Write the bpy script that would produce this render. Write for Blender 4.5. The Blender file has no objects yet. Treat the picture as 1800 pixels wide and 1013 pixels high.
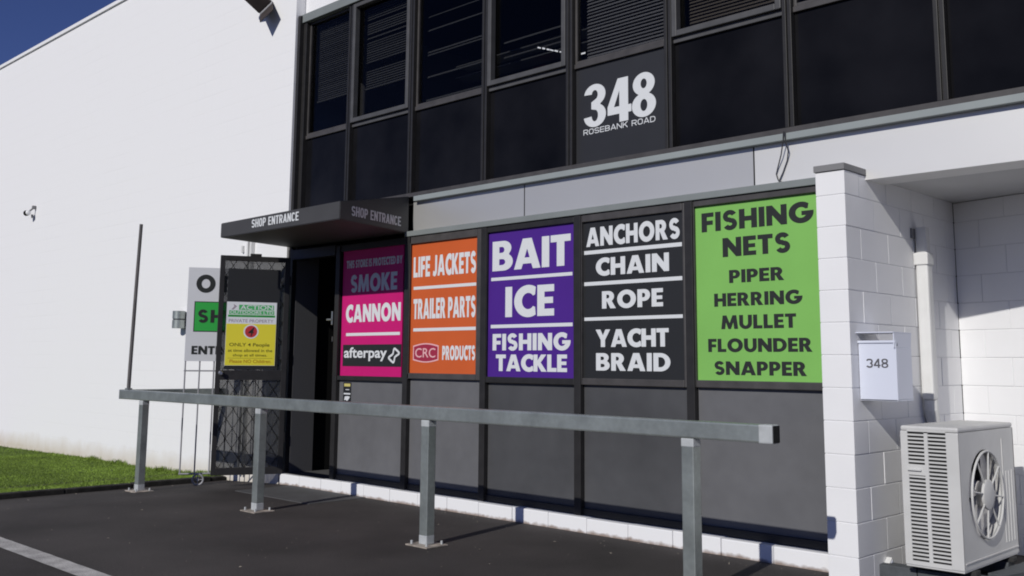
import bpy, bmesh, math, random
from mathutils import Vector, Matrix
from mathutils.geometry import tessellate_polygon
random.seed(7)
R = math.radians
S = bpy.context.scene
COL = S.collection

# ------------------------------------------------------------------ camera, world, sun, exposure
cam = bpy.data.cameras.new("camera")
cam.sensor_width = 36.0
cam.lens = 35.112
cam.shift_y = -0.06198
cam.clip_start = 0.05
cam.clip_end = 2000
co = bpy.data.objects.new("camera", cam)
COL.objects.link(co)
yaw, pitch, roll = R(-44.4091), R(7.8946), R(0.4648)
fwd = Vector((math.sin(yaw)*math.cos(pitch), math.cos(yaw)*math.cos(pitch), math.sin(pitch)))
rt = fwd.cross(Vector((0, 0, 1))).normalized()
up = rt.cross(fwd)
r2 = math.cos(roll)*rt + math.sin(roll)*up
u2 = -math.sin(roll)*rt + math.cos(roll)*up
M = Matrix((r2, u2, -fwd)).transposed().to_4x4()
M.translation = Vector((2.8179, -5.8407, 1.2451))
co.matrix_world = M
S.camera = co

travel = Vector((-0.215, 1.0, -0.58)).normalized()
W = bpy.data.worlds.new("World")
S.world = W
W.use_nodes = True
wn = W.node_tree
wn.nodes.clear()
wo = wn.nodes.new("ShaderNodeOutputWorld")
bg = wn.nodes.new("ShaderNodeBackground")
sky = wn.nodes.new("ShaderNodeTexSky")
sky.sky_type = 'NISHITA'
sky.sun_disc = False
sky.sun_elevation = math.asin(-travel.z)
sky.sun_rotation = math.atan2(-travel.x, -travel.y)
sky.air_density = 0.75
sky.dust_density = 0.0
sky.ozone_density = 9.0
bg.inputs["Strength"].default_value = 0.050
tint = wn.nodes.new("ShaderNodeMix")
tint.data_type = 'RGBA'
tint.blend_type = 'MULTIPLY'
tint.inputs[0].default_value = 1
tint.inputs[7].default_value = (1.31, 0.93, 1.13, 1)
wn.links.new(sky.outputs[0], tint.inputs[6])
wn.links.new(tint.outputs[2], bg.inputs[0])
wn.links.new(bg.outputs[0], wo.inputs[0])

sl = bpy.data.lights.new("sun", 'SUN')
sl.energy = 3.2
sl.angle = R(0.5)
sl.color = (1.0, 0.97, 0.91)
so = bpy.data.objects.new("sun", sl)
COL.objects.link(so)
so.rotation_euler = travel.to_track_quat('-Z', 'Y').to_euler()
so.location = (5, -20, 15)

S.view_settings.view_transform = 'Standard'
S.view_settings.look = 'None'
S.view_settings.exposure = 0.0
S.view_settings.gamma = 1.0
S.render.engine = 'CYCLES'
S.cycles.use_denoising = True
S.cycles.max_bounces = 6
S.cycles.filter_width = 1.9

# ------------------------------------------------------------------ materials
def mat(name, color, rough=0.6, spec=0.5, metal=0.0, var=0.0, vscale=3.0, bump=0.0, bscale=40.0, var2=0.0, v2scale=60.0, stretch=None):
    m = bpy.data.materials.new(name)
    m.use_nodes = True
    nt = m.node_tree
    b = nt.nodes["Principled BSDF"]
    b.inputs["Roughness"].default_value = rough
    b.inputs["Specular IOR Level"].default_value = spec
    b.inputs["Metallic"].default_value = metal
    b.inputs["Base Color"].default_value = (*color, 1)
    tc = nt.nodes.new("ShaderNodeTexCoord")
    src = tc.outputs["Object"]
    if stretch:
        mp = nt.nodes.new("ShaderNodeMapping")
        mp.inputs["Scale"].default_value = stretch
        nt.links.new(src, mp.inputs[0])
        src = mp.outputs[0]
    cur = None
    for amt, sc in ((var, vscale), (var2, v2scale)):
        if amt <= 0:
            continue
        n = nt.nodes.new("ShaderNodeTexNoise")
        n.inputs["Scale"].default_value = sc
        n.inputs["Detail"].default_value = 6
        nt.links.new(src, n.inputs["Vector"])
        mr = nt.nodes.new("ShaderNodeMapRange")
        mr.inputs["From Min"].default_value = 0.3
        mr.inputs["From Max"].default_value = 0.7
        mr.inputs["To Min"].default_value = 1 - amt
        mr.inputs["To Max"].default_value = 1 + amt
        nt.links.new(n.outputs["Fac"], mr.inputs["Value"])
        mx = nt.nodes.new("ShaderNodeMix")
        mx.data_type = 'RGBA'
        mx.blend_type = 'MULTIPLY'
        mx.inputs["Factor"].default_value = 1
        if cur is None:
            mx.inputs[6].default_value = (*color, 1)
        else:
            nt.links.new(cur, mx.inputs[6])
        cb = nt.nodes.new("ShaderNodeCombineColor")
        for i in range(3):
            nt.links.new(mr.outputs[0], cb.inputs[i])
        nt.links.new(cb.outputs[0], mx.inputs[7])
        cur = mx.outputs[2]
    if cur is not None:
        nt.links.new(cur, b.inputs["Base Color"])
    if bump > 0:
        n = nt.nodes.new("ShaderNodeTexNoise")
        n.inputs["Scale"].default_value = bscale
        n.inputs["Detail"].default_value = 5
        nt.links.new(src, n.inputs["Vector"])
        bp = nt.nodes.new("ShaderNodeBump")
        bp.inputs["Strength"].default_value = bump
        bp.inputs["Distance"].default_value = 0.004
        nt.links.new(n.outputs["Fac"], bp.inputs["Height"])
        nt.links.new(bp.outputs[0], b.inputs["Normal"])
    m["_base"] = 1
    return m

def glass_mat(name, tint, gloss):
    m = bpy.data.materials.new(name)
    m.use_nodes = True
    nt = m.node_tree
    nt.nodes.clear()
    o = nt.nodes.new("ShaderNodeOutputMaterial")
    mx = nt.nodes.new("ShaderNodeMixShader")
    lw = nt.nodes.new("ShaderNodeLayerWeight")
    pw = nt.nodes.new("ShaderNodeMath")
    pw.operation = 'POWER'
    pw.inputs[1].default_value = 4.0
    nt.links.new(lw.outputs["Facing"], pw.inputs[0])
    fr = nt.nodes.new("ShaderNodeMath")
    fr.operation = 'MULTIPLY_ADD'
    fr.inputs[1].default_value = 0.7
    fr.inputs[2].default_value = 0.035
    nt.links.new(pw.outputs[0], fr.inputs[0])
    t = nt.nodes.new("ShaderNodeBsdfTransparent")
    t.inputs[0].default_value = (*tint, 1)
    g = nt.nodes.new("ShaderNodeBsdfGlossy")
    g.inputs["Color"].default_value = (gloss, gloss, gloss, 1)
    g.inputs["Roughness"].default_value = 0.03
    nt.links.new(fr.outputs[0], mx.inputs[0])
    nt.links.new(t.outputs[0], mx.inputs[1])
    nt.links.new(g.outputs[0], mx.inputs[2])
    nt.links.new(mx.outputs[0], o.inputs[0])
    return m

def white_block_wall():
    """painted block wall: faint running-bond joints (bump), grubby cream band along its foot"""
    m = mat("white_wall_paint", (0.80, 0.80, 0.81), 0.75, 0.3)
    nt = m.node_tree
    b = nt.nodes["Principled BSDF"]
    tc = nt.nodes.new("ShaderNodeTexCoord")
    sep = nt.nodes.new("ShaderNodeSeparateXYZ")
    nt.links.new(tc.outputs["Object"], sep.inputs[0])
    cmb = nt.nodes.new("ShaderNodeCombineXYZ")
    nt.links.new(sep.outputs[0], cmb.inputs[0])
    zo = nt.nodes.new("ShaderNodeMath")
    zo.operation = 'ADD'
    zo.inputs[1].default_value = 0.09
    nt.links.new(sep.outputs[2], zo.inputs[0])
    nt.links.new(zo.outputs[0], cmb.inputs[1])
    br = nt.nodes.new("ShaderNodeTexBrick")
    br.inputs["Scale"].default_value = 1.0
    br.inputs["Brick Width"].default_value = 0.4
    br.inputs["Row Height"].default_value = 0.2
    br.inputs["Mortar Size"].default_value = 0.006
    br.inputs["Mortar Smooth"].default_value = 0.6
    nt.links.new(cmb.outputs[0], br.inputs["Vector"])
    ns = nt.nodes.new("ShaderNodeTexNoise")
    ns.inputs["Scale"].default_value = 0.8
    ns.inputs["Detail"].default_value = 4
    nt.links.new(tc.outputs["Object"], ns.inputs["Vector"])
    # joints fade in and out under the paint
    mr = nt.nodes.new("ShaderNodeMapRange")
    mr.inputs["From Min"].default_value = 0.4
    mr.inputs["From Max"].default_value = 0.65
    mr.inputs["To Min"].default_value = 0.1
    nt.links.new(ns.outputs["Fac"], mr.inputs["Value"])
    ml = nt.nodes.new("ShaderNodeMath")
    ml.operation = 'MULTIPLY'
    nt.links.new(br.outputs["Fac"], ml.inputs[0])
    nt.links.new(mr.outputs[0], ml.inputs[1])
    bp = nt.nodes.new("ShaderNodeBump")
    bp.invert = True
    bp.inputs["Strength"].default_value = 0.3
    bp.inputs["Distance"].default_value = 0.004
    nt.links.new(ml.outputs[0], bp.inputs["Height"])
    nt.links.new(bp.outputs[0], b.inputs["Normal"])
    # cream soil staining at the foot
    n2 = nt.nodes.new("ShaderNodeTexNoise")
    n2.inputs["Scale"].default_value = 4
    n2.inputs["Detail"].default_value = 6
    nt.links.new(tc.outputs["Object"], n2.inputs["Vector"])
    ad = nt.nodes.new("ShaderNodeMath")
    ad.operation = 'MULTIPLY_ADD'
    ad.inputs[1].default_value = -0.22
    nt.links.new(n2.outputs["Fac"], ad.inputs[0])
    nt.links.new(sep.outputs[2], ad.inputs[2])
    m2 = nt.nodes.new("ShaderNodeMapRange")
    m2.inputs["From Min"].default_value = -0.22
    m2.inputs["From Max"].default_value = 0.02
    m2.inputs["To Min"].default_value = 0.75
    m2.inputs["To Max"].default_value = 0.0
    nt.links.new(ad.outputs[0], m2.inputs["Value"])
    mx = nt.nodes.new("ShaderNodeMix")
    mx.data_type = 'RGBA'
    mx.inputs[6].default_value = (0.80, 0.80, 0.81, 1)
    mx.inputs[7].default_value = (0.52, 0.45, 0.34, 1)
    nt.links.new(m2.outputs[0], mx.inputs[0])
    m3 = nt.nodes.new("ShaderNodeMix")
    m3.data_type = 'RGBA'
    m3.blend_type = 'MULTIPLY'
    m3.inputs[7].default_value = (0.965, 0.965, 0.965, 1)
    nt.links.new(ml.outputs[0], m3.inputs[0])
    nt.links.new(mx.outputs[2], m3.inputs[6])
    nt.links.new(m3.outputs[2], b.inputs["Base Color"])
    return m

def foot_stain(name, col, dirt, zlo, zhi):
    """paint with soil splashed along its lowest few centimetres"""
    m = mat(name, col, 0.65, 0.3, bump=0.2, bscale=90)
    nt = m.node_tree
    b = nt.nodes["Principled BSDF"]
    tc = nt.nodes.new("ShaderNodeTexCoord")
    sep = nt.nodes.new("ShaderNodeSeparateXYZ")
    nt.links.new(tc.outputs["Object"], sep.inputs[0])
    n = nt.nodes.new("ShaderNodeTexNoise")
    n.inputs["Scale"].default_value = 14
    n.inputs["Detail"].default_value = 6
    nt.links.new(tc.outputs["Object"], n.inputs["Vector"])
    ad = nt.nodes.new("ShaderNodeMath")
    ad.operation = 'MULTIPLY_ADD'
    ad.inputs[1].default_value = -0.06
    nt.links.new(n.outputs["Fac"], ad.inputs[0])
    nt.links.new(sep.outputs[2], ad.inputs[2])
    mr = nt.nodes.new("ShaderNodeMapRange")
    mr.inputs["From Min"].default_value = zlo
    mr.inputs["From Max"].default_value = zhi-.03
    mr.inputs["To Min"].default_value = 0.85
    mr.inputs["To Max"].default_value = 0.0
    nt.links.new(ad.outputs[0], mr.inputs["Value"])
    mx = nt.nodes.new("ShaderNodeMix")
    mx.data_type = 'RGBA'
    mx.inputs[6].default_value = (*col, 1)
    mx.inputs[7].default_value = (*dirt, 1)
    nt.links.new(mr.outputs[0], mx.inputs[0])
    nt.links.new(mx.outputs[2], b.inputs["Base Color"])
    return m

def asphalt_mat():
    m = mat("asphalt", (0.050, 0.0445, 0.043), 0.85, 0.25, 0, 0.36, 0.9, 1.0, 150, 0.45, 130)
    return m

MT = {}
def mk(k, *a, **kw):
    MT[k] = mat(k, *a, **kw)
mk("white_paint", (0.80, 0.80, 0.81), 0.6, 0.35, var=0.025, vscale=2.5, bump=0.15, bscale=120)
mk("fascia_grey", (0.60, 0.595, 0.58), 0.45, 0.5, 0.60, var=0.02, vscale=1.5)
mk("fascia_white", (0.72, 0.715, 0.70), 0.48, 0.5, 0.42, var=0.02, vscale=1.5)
mk("ledge_grey", (0.20, 0.22, 0.22), 0.5, 0.4, var=0.06, vscale=5)
mk("panel_grey", (0.125, 0.126, 0.133), 0.5, 0.45, var=0.10, vscale=1.8, bump=0.06, bscale=30, var2=0.05, v2scale=9)
mk("panel_dark", (0.068, 0.069, 0.073), 0.45, 0.45, var=0.16, vscale=1.7, bump=0.06, bscale=30, var2=0.05, v2scale=9)
mk("black_alu", (0.022, 0.021, 0.021), 0.45, 0.4, var=0.15, vscale=12)
mk("bronze_alu", (0.06, 0.056, 0.055), 0.45, 0.5, var=0.2, vscale=9)
mk("worn_alu", (0.075, 0.075, 0.078), 0.5, 0.4, var=0.15, vscale=9)
mk("flashing", (0.27, 0.30, 0.30), 0.45, 0.5, var=0.07, vscale=3)
mk("galv", (0.33, 0.36, 0.345), 0.42, 0.4, 0.62, var=0.16, vscale=6, var2=0.07, v2scale=35, bump=0.05, bscale=60)
mk("galv_bright", (0.42, 0.44, 0.45), 0.55, 0.4, 0.0, var=0.1, vscale=20)
mk("rusty_plate", (0.33, 0.29, 0.25), 0.7, 0.3, 0.0, var=0.45, vscale=16)
mk("rust", (0.30, 0.13, 0.06), 0.85, 0.2)
mk("canopy_grey", (0.058, 0.058, 0.061), 0.6, 0.35, var=0.06, vscale=4)
mk("black_flat", (0.010, 0.010, 0.010), 0.8, 0.2)
mk("spandrel", (0.008, 0.008, 0.0095), 0.14, 0.10, var=0.5, vscale=1.6)
mk("board_charcoal", (0.022, 0.023, 0.027), 0.5, 0.4, var=0.05, vscale=6)
mk("letter_white", (0.66, 0.68, 0.70), 0.55, 0.35)
mk("letter_dark", (0.021, 0.024, 0.024), 0.6, 0.3)
mk("letter_grey", (0.10, 0.10, 0.11), 0.6, 0.3)
mk("sign_magenta", (0.53, 0.008, 0.155), 0.5, 0.35, var=0.05, vscale=2.2, bump=0.05, bscale=22)
mk("sign_orange", (0.56, 0.105, 0.025), 0.5, 0.35, var=0.05, vscale=2.2, bump=0.05, bscale=22)
mk("sign_purple", (0.065, 0.016, 0.23), 0.5, 0.35, var=0.05, vscale=2.2, bump=0.05, bscale=22)
mk("sign_black", (0.018, 0.019, 0.021), 0.5, 0.4, var=0.05, vscale=2.2, bump=0.05, bscale=22)
mk("sign_green", (0.205, 0.47, 0.105), 0.55, 0.35, var=0.05, vscale=2.2, bump=0.05, bscale=22)
mk("logo_red", (0.33, 0.025, 0.06), 0.5, 0.35)
mk("logo_pink", (0.75, 0.42, 0.44), 0.5, 0.35)
mk("board_white", (0.62, 0.63, 0.66), 0.5, 0.4)
mk("bright_green", (0.03, 0.37, 0.06), 0.5, 0.35)
mk("pale_green", (0.07, 0.42, 0.13), 0.5, 0.35)
mk("notice_white", (0.70, 0.72, 0.76), 0.4, 0.4)
mk("notice_yellow", (0.74, 0.66, 0.045), 0.4, 0.4)
mk("notice_red", (0.48, 0.04, 0.045), 0.4, 0.4)
mk("ink_olive", (0.10, 0.09, 0.01), 0.6, 0.3)
mk("ink_orange", (0.42, 0.20, 0.01), 0.6, 0.3)
mk("ink_grey", (0.32, 0.28, 0.33), 0.6, 0.3)
mk("ink_pale", (0.66, 0.64, 0.28), 0.6, 0.3)
mk("sticker_yellow", (0.55, 0.48, 0.16), 0.6, 0.3)
mk("ac_cream", (0.56, 0.56, 0.55), 0.5, 0.4, var=0.05, vscale=7)
mk("ac_dark", (0.03, 0.03, 0.03), 0.7, 0.3)
mk("fan_grey", (0.50, 0.49, 0.48), 0.45, 0.4)
mk("mailbox_white", (0.66, 0.69, 0.79), 0.35, 0.5)
mk("pvc_white", (0.66, 0.66, 0.65), 0.5, 0.4, var=0.05, vscale=8)
mk("mortar", (0.70, 0.70, 0.71), 0.85, 0.2)
mk("flash_grey", (0.20, 0.20, 0.205), 0.6, 0.4)
mk("soffit", (0.55, 0.55, 0.55), 0.8, 0.2, var=0.05, vscale=2)
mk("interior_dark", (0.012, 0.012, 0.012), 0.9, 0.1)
mk("reveal_grey", (0.10, 0.10, 0.105), 0.8, 0.2, bump=0.3, bscale=60)
mk("blind", (0.24, 0.25, 0.25), 0.6, 0.3)
mk("blind_tan", (0.42, 0.37, 0.30), 0.6, 0.3)
mk("blind_bright", (0.55, 0.56, 0.57), 0.6, 0.3)
mk("red_thing", (0.25, 0.02, 0.02), 0.6, 0.3)
mk("steel", (0.45, 0.45, 0.45), 0.3, 0.5, 0.9)
mk("cable_dark", (0.05, 0.05, 0.055), 0.6, 0.3)
mk("dark_brown", (0.045, 0.036, 0.034), 0.7, 0.3, var=0.2, vscale=8)
mk("pole_grey", (0.11, 0.105, 0.105), 0.6, 0.3, var=0.15, vscale=8)
mk("gate_bar", (0.33, 0.33, 0.35), 0.5, 0.4, 0.2)
mk("line_paint", (0.42, 0.41, 0.40), 0.8, 0.2, var=0.25, vscale=9, var2=0.35, v2scale=120)
mk("slab_concrete", (0.085, 0.085, 0.087), 0.85, 0.2, var=0.12, vscale=5, bump=0.4, bscale=120)
mk("lawn_soil", (0.07, 0.11, 0.022), 0.95, 0.1, var=0.3, vscale=14)
mk("edging", (0.030, 0.028, 0.026), 0.9, 0.15, var=0.4, vscale=9, bump=0.8, bscale=30)
mk("paver", (0.075, 0.082, 0.09), 0.75, 0.3, var=0.2, vscale=12, bump=0.4, bscale=70)
mk("leaf_dry", (0.50, 0.44, 0.36), 0.8, 0.2)
MT["white_wall"] = white_block_wall()
MT["asphalt"] = asphalt_mat()
MT["kerb_paint"] = foot_stain("kerb_paint", (0.80, 0.80, 0.81), (0.22, 0.15, 0.11), -.058, -.004)
MT["glass"] = glass_mat("tinted_glass", (0.58, 0.58, 0.59), 0.30)
MT["mesh_screen"] = None

def blade_mat():
    m = mat("grass_blade", (0.17, 0.25, 0.038), 0.6, 0.25, var=0.3, vscale=1.2, var2=0.2, v2scale=7)
    return m
MT["blade"] = blade_mat()

def screen_mat():
    m = bpy.data.materials.new("fly_screen")
    m.use_nodes = True
    nt = m.node_tree
    b = nt.nodes["Principled BSDF"]
    b.inputs["Base Color"].default_value = (0.02, 0.022, 0.024, 1)
    b.inputs["Roughness"].default_value = 0.6
    t = nt.nodes.new("ShaderNodeBsdfTransparent")
    mx = nt.nodes.new("ShaderNodeMixShader")
    mx.inputs[0].default_value = 0.62
    nt.links.new(t.outputs[0], mx.inputs[1])
    nt.links.new(b.outputs[0], mx.inputs[2])
    nt.links.new(mx.outputs[0], nt.nodes["Material Output"].inputs[0])
    return m
MT["screen"] = screen_mat()

# ------------------------------------------------------------------ mesh helpers
class MB:
    def __init__(s):
        s.bm = bmesh.new()
    def box(s, x0, x1, y0, y1, z0, z1, bev=0.0, T=None):
        b = bmesh.new()
        bmesh.ops.create_cube(b, size=1)
        for v in b.verts:
            v.co = Vector(((x0+x1)/2+v.co.x*(x1-x0), (y0+y1)/2+v.co.y*(y1-y0), (z0+z1)/2+v.co.z*(z1-z0)))
        if bev > 0:
            bmesh.ops.bevel(b, geom=list(b.edges), offset=bev, segments=2, profile=0.6, affect='EDGES')
        if T is not None:
            bmesh.ops.transform(b, matrix=T, verts=b.verts)
        s._merge(b)
        return s
    def _merge(s, b):
        me = bpy.data.meshes.new("t")
        b.to_mesh(me)
        b.free()
        s.bm.from_mesh(me)
        bpy.data.meshes.remove(me)
    def prism(s, loops, o, u, v, n, d):
        """flat outline (first loop) with holes, in frame o,u,v, extruded by d along n (front face at o + n*d)"""
        o, u, v, n = Vector(o), Vector(u), Vector(v), Vector(n)
        # solid cap both sides and walls
        flat = [p for L in loops for p in L]
        tris = tessellate_polygon([[Vector((p[0], p[1], 0)) for p in L] for L in loops])
        bk = [s.bm.verts.new(o+u*p[0]+v*p[1]) for p in flat]
        fr = [s.bm.verts.new(o+u*p[0]+v*p[1]+n*d) for p in flat]
        flip = u.cross(v).dot(n) < 0
        for t in tris:
            a, b, c = t
            pa, pb, pc = flat[a], flat[b], flat[c]
            ar = (pb[0]-pa[0])*(pc[1]-pa[1])-(pb[1]-pa[1])*(pc[0]-pa[0])
            if abs(ar) < 1e-12:
                continue
            if (ar < 0) != flip:
                a, c = c, a
            try:
                s.bm.faces.new((fr[a], fr[b], fr[c]))
                s.bm.faces.new((bk[c], bk[b], bk[a]))
            except ValueError:
                pass
        k = 0
        for L in loops:
            nL = len(L)
            for i in range(nL):
                j = (i+1) % nL
                try:
                    s.bm.faces.new((bk[k+i], bk[k+j], fr[k+j], fr[k+i]))
                except ValueError:
                    pass
            k += nL
        return s
    def tube(s, pts, r, seg=10, caps=True):
        pts = [Vector(p) for p in pts]
        rings = []
        prev = None
        for i, p in enumerate(pts):
            t = (pts[min(i+1, len(pts)-1)]-pts[max(i-1, 0)]).normalized()
            ref = Vector((0, 0, 1)) if abs(t.z) < 0.9 else Vector((1, 0, 0))
            if prev is not None:
                a = (prev - t*prev.dot(t)).normalized()
            else:
                a = ref.cross(t).normalized()
            prev = a
            b = t.cross(a)
            rr = r[i] if isinstance(r, (list, tuple)) else r
            rings.append([s.bm.verts.new(p+a*math.cos(2*math.pi*k/seg)*rr+b*math.sin(2*math.pi*k/seg)*rr) for k in range(seg)])
        for i in range(len(rings)-1):
            for k in range(seg):
                s.bm.faces.new((rings[i][k], rings[i][(k+1) % seg], rings[i+1][(k+1) % seg], rings[i+1][k]))
        if caps:
            s.bm.faces.new(rings[0][::-1])
            s.bm.faces.new(rings[-1])
        return s
    def poly(s, pts):
        s.bm.faces.new([s.bm.verts.new(Vector(p)) for p in pts])
        return s
    def build(s, name, m, parent=None, smooth=False, origin=None):
        bmesh.ops.recalc_face_normals(s.bm, faces=s.bm.faces)
        me = bpy.data.meshes.new(name)
        s.bm.to_mesh(me)
        s.bm.free()
        if isinstance(m, str):
            m = MT[m]
        me.materials.append(m)
        if smooth:
            for p in me.polygons:
                p.use_smooth = True
            try:
                me.set_sharp_from_angle(angle=R(35))
            except Exception:
                pass
        o = bpy.data.objects.new(name, me)
        COL.objects.link(o)
        if parent is not None:
            o.parent = parent
            L = world_loc(parent)
            o.location = (0, 0, 0)
            me.transform(Matrix.Translation(-L))
        elif origin is not None:
            me.transform(Matrix.Translation(-Vector(origin)))
            o.location = origin
        return o

def build_each(mb, name, m, parent):
    """one object per separate piece"""
    bm = mb.bm
    bm.verts.index_update()
    seen, out = set(), []
    for v0 in list(bm.verts):
        if v0 in seen:
            continue
        isl, st = [], [v0]
        seen.add(v0)
        while st:
            v = st.pop()
            isl.append(v)
            for e in v.link_edges:
                w = e.other_vert(v)
                if w not in seen:
                    seen.add(w)
                    st.append(w)
        new = MB()
        mp = {v: new.bm.verts.new(v.co) for v in isl}
        fs = set(f for v in isl for f in v.link_faces)
        for f in fs:
            new.bm.faces.new([mp[v] for v in f.verts])
        out.append(new.build(name, m, parent))
    bm.free()
    return out

def world_loc(o):
    L = Vector((0, 0, 0))
    while o is not None:
        L = L + o.location
        o = o.parent
    return L

def thing(name, label, cat, loc=(0, 0, 0), group=None):
    o = bpy.data.objects.new(name, None)
    o.empty_display_size = 0.1
    COL.objects.link(o)
    o.location = loc
    o["label"] = label
    o["category"] = cat
    if group:
        o["group"] = group
    return o
def tag(o, label, cat, group=None):
    o["label"] = label
    o["category"] = cat
    if group:
        o["group"] = group
    return o
def setting(o, kind="structure"):
    o["kind"] = kind
    return o

# ------------------------------------------------------------------ block capital lettering (heavy geometric capitals drawn here)
def arc(cx, cy, rx, ry, a0, a1, n=20):
    return [(cx+rx*math.cos(R(a0+(a1-a0)*i/n)), cy+ry*math.sin(R(a0+(a1-a0)*i/n))) for i in range(n+1)]
T_ = 0.265
H_ = 0.225
def stroke(path, t):
    L, Rr = [], []
    n = len(path)
    for i, p in enumerate(path):
        a = path[max(0, i-1)]
        b = path[min(n-1, i+1)]
        d = Vector((b[0]-a[0], b[1]-a[1])).normalized()
        q = Vector((-d.y, d.x))
        L.append((p[0]+q.x*t/2, p[1]+q.y*t/2))
        Rr.append((p[0]-q.x*t/2, p[1]-q.y*t/2))
    return L+Rr[::-1]
def glyph(c):
    t, h = T_, H_
    if c == 'I':
        return [[[(0, 0), (t, 0), (t, 1), (0, 1)]]], t
    if c == 'L':
        return [[[(0, 0), (.60, 0), (.60, h), (t, h), (t, 1), (0, 1)]]], .60
    if c == 'T':
        w = .70
        return [[[(w/2-t/2, 0), (w/2+t/2, 0), (w/2+t/2, 1-h), (w, 1-h), (w, 1), (0, 1), (0, 1-h), (w/2-t/2, 1-h)]]], w
    if c == 'E':
        w = .62
        return [[[(0, 0), (w, 0), (w, h), (t, h), (t, .40), (w-.04, .40), (w-.04, .60), (t, .60), (t, 1-h), (w, 1-h), (w, 1), (0, 1)]]], w
    if c == 'F':
        w = .60
        return [[[(0, 0), (t, 0), (t, .36), (w-.04, .36), (w-.04, .58), (t, .58), (t, 1-h), (w, 1-h), (w, 1), (0, 1)]]], w
    if c == 'H':
        w = .84
        return [[[(0, 0), (t, 0), (t, .38), (w-t, .38), (w-t, 0), (w, 0), (w, 1), (w-t, 1), (w-t, .62), (t, .62), (t, 1), (0, 1)]]], w
    if c == 'N':
        w = .92
        return [[[(0, 0), (t, 0), (t, .52), (w-t, 0), (w, 0), (w, 1), (w-t, 1), (w-t, .48), (t, 1), (0, 1)]]], w
    if c == 'M':
        w = 1.16
        return [[[(0, 0), (t, 0), (.325, .50), (w/2-.09, 0), (w/2+.09, 0), (w-.325, .50), (w-t, 0), (w, 0), (w-.11, 1), (w-.37, 1), (w/2, .42), (.37, 1), (.11, 1)]]], w
    if c == 'A':
        w = .98
        return [[[(0, 0), (.275, 0), (.335, .17), (w-.335, .17), (w-.275, 0), (w, 0), (w/2+.165, 1), (w/2-.165, 1)], [(w/2-.095, .37), (w/2, .66), (w/2+.095, .37)]]], w
    if c == 'Y':
        w = .92
        return [[[(w/2-t/2, 0), (w/2+t/2, 0), (w/2+t/2, .40), (w, 1), (w-.30, 1), (w/2, .66), (.30, 1), (0, 1), (w/2-t/2, .40)]]], w
    if c == 'K':
        w = .86
        return [[[(0, 0), (t, 0), (t, .38), (.52, 0), (w, 0), (.47, .53), (.84, 1), (.50, 1), (t, .65), (t, 1), (0, 1)]]], w
    if c == 'V':
        w = .92
        return [[[(w/2-.14, 0), (w/2+.14, 0), (w, 1), (w-.29, 1), (w/2, .42), (.29, 1), (0, 1)]]], w
    if c == 'O':
        return [[arc(.54, .5, .54, .525, 0, 360, 40)[:-1], arc(.54, .5, .245, .27, 0, 360, 32)[:-1]]], 1.08
    if c == 'C':
        return [[arc(.54, .5, .54, .525, 58, 302, 34)+[(.80, .30)]+arc(.54, .5, .24, .265, -40, -320, 26)+[(.80, .70)]]], .80
    if c == 'G':
        return [[arc(.54, .5, .54, .525, 52, 352, 40)+[(1.08, .565), (.56, .565), (.56, .36), (.77, .36)]+arc(.54, .5, .245, .265, -38, -318, 26)+[(.83, .68)]]], 1.08
    if c == 'S':
        return [[stroke(arc(.36, .705, .215, .20, 22, 240, 18)+[(.33, .525), (.41, .478)]+arc(.37, .295, .22, .20, 62, -155, 18), .235)]], .72
    if c == 'D':
        return [[[(0, 0), (.36, 0)]+arc(.36, .5, .53, .5, -90, 90, 24)+[(0, 1)], [(t, h)]+[(.37, h)]+arc(.37, .5, .25, .275, -90, 90, 18)+[(t, 1-h)]]], .89
    if c == 'P':
        return [[[(0, 0), (t, 0), (t, .335), (.38, .335)]+arc(.38, .668, .33, .332, -90, 90, 18)+[(0, 1)], [(t, .54), (.34, .54)]+arc(.34, .665, .10, .125, -90, 90, 10)+[(t, .79)]]], .71
    if c == 'R':
        return [[[(0, 0), (t, 0), (t, .40), (.30, .40), (.50, 0), (.82, 0), (.585, .405)]+arc(.38, .685, .335, .315, -50, 90, 16)+[(0, 1)], [(t, .575), (.34, .575)]+arc(.34, .685, .10, .11, -90, 90, 10)+[(t, .795)]]], .82
    if c == 'B':
        return [[[(0, 0), (.44, 0)]+arc(.44, .29, .35, .29, -90, 55, 14)+arc(.42, .745, .31, .255, -40, 90, 14)+[(0, 1)],
                 [(t, .19), (.38, .19)]+arc(.38, .29, .12, .10, -90, 90, 10)+[(t, .39)],
                 [(t, .60), (.37, .60)]+arc(.37, .70, .095, .10, -90, 90, 10)+[(t, .80)]]], .79
    if c == 'U':
        w = .86
        return [[[(0, 1), (0, .40)]+arc(w/2, .40, w/2, .42, 180, 360, 24)+[(w, 1), (w-t, 1), (w-t, .42)]+arc(w/2, .42, w/2-t, .20, 0, -180, 16)+[(t, 1)]]], w
    if c == 'J':
        w = .56
        return [[[(w, 1), (w, .30)]+arc(.24, .30, .32, .32, 0, -110, 14)+[(0, .04), (.05, .26)]+arc(.20, .33, .10, .12, -90, 0, 8)+[(w-t, 1)]]], w
    return [], .30
def lay_block(txt, gap=0.085):
    out, x = [], 0
    for c in txt:
        if c == ' ':
            x += .34
            continue
        polys, w = glyph(c)
        for loops in polys:
            out.append([[(p[0]+x, p[1]) for p in L] for L in loops])
        k = gap
        x += w+k
    return out, x-gap
FR = dict(o=(0, 0, 0), u=(1, 0, 0), v=(0, 0, 1), n=(0, -1, 0))
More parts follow.
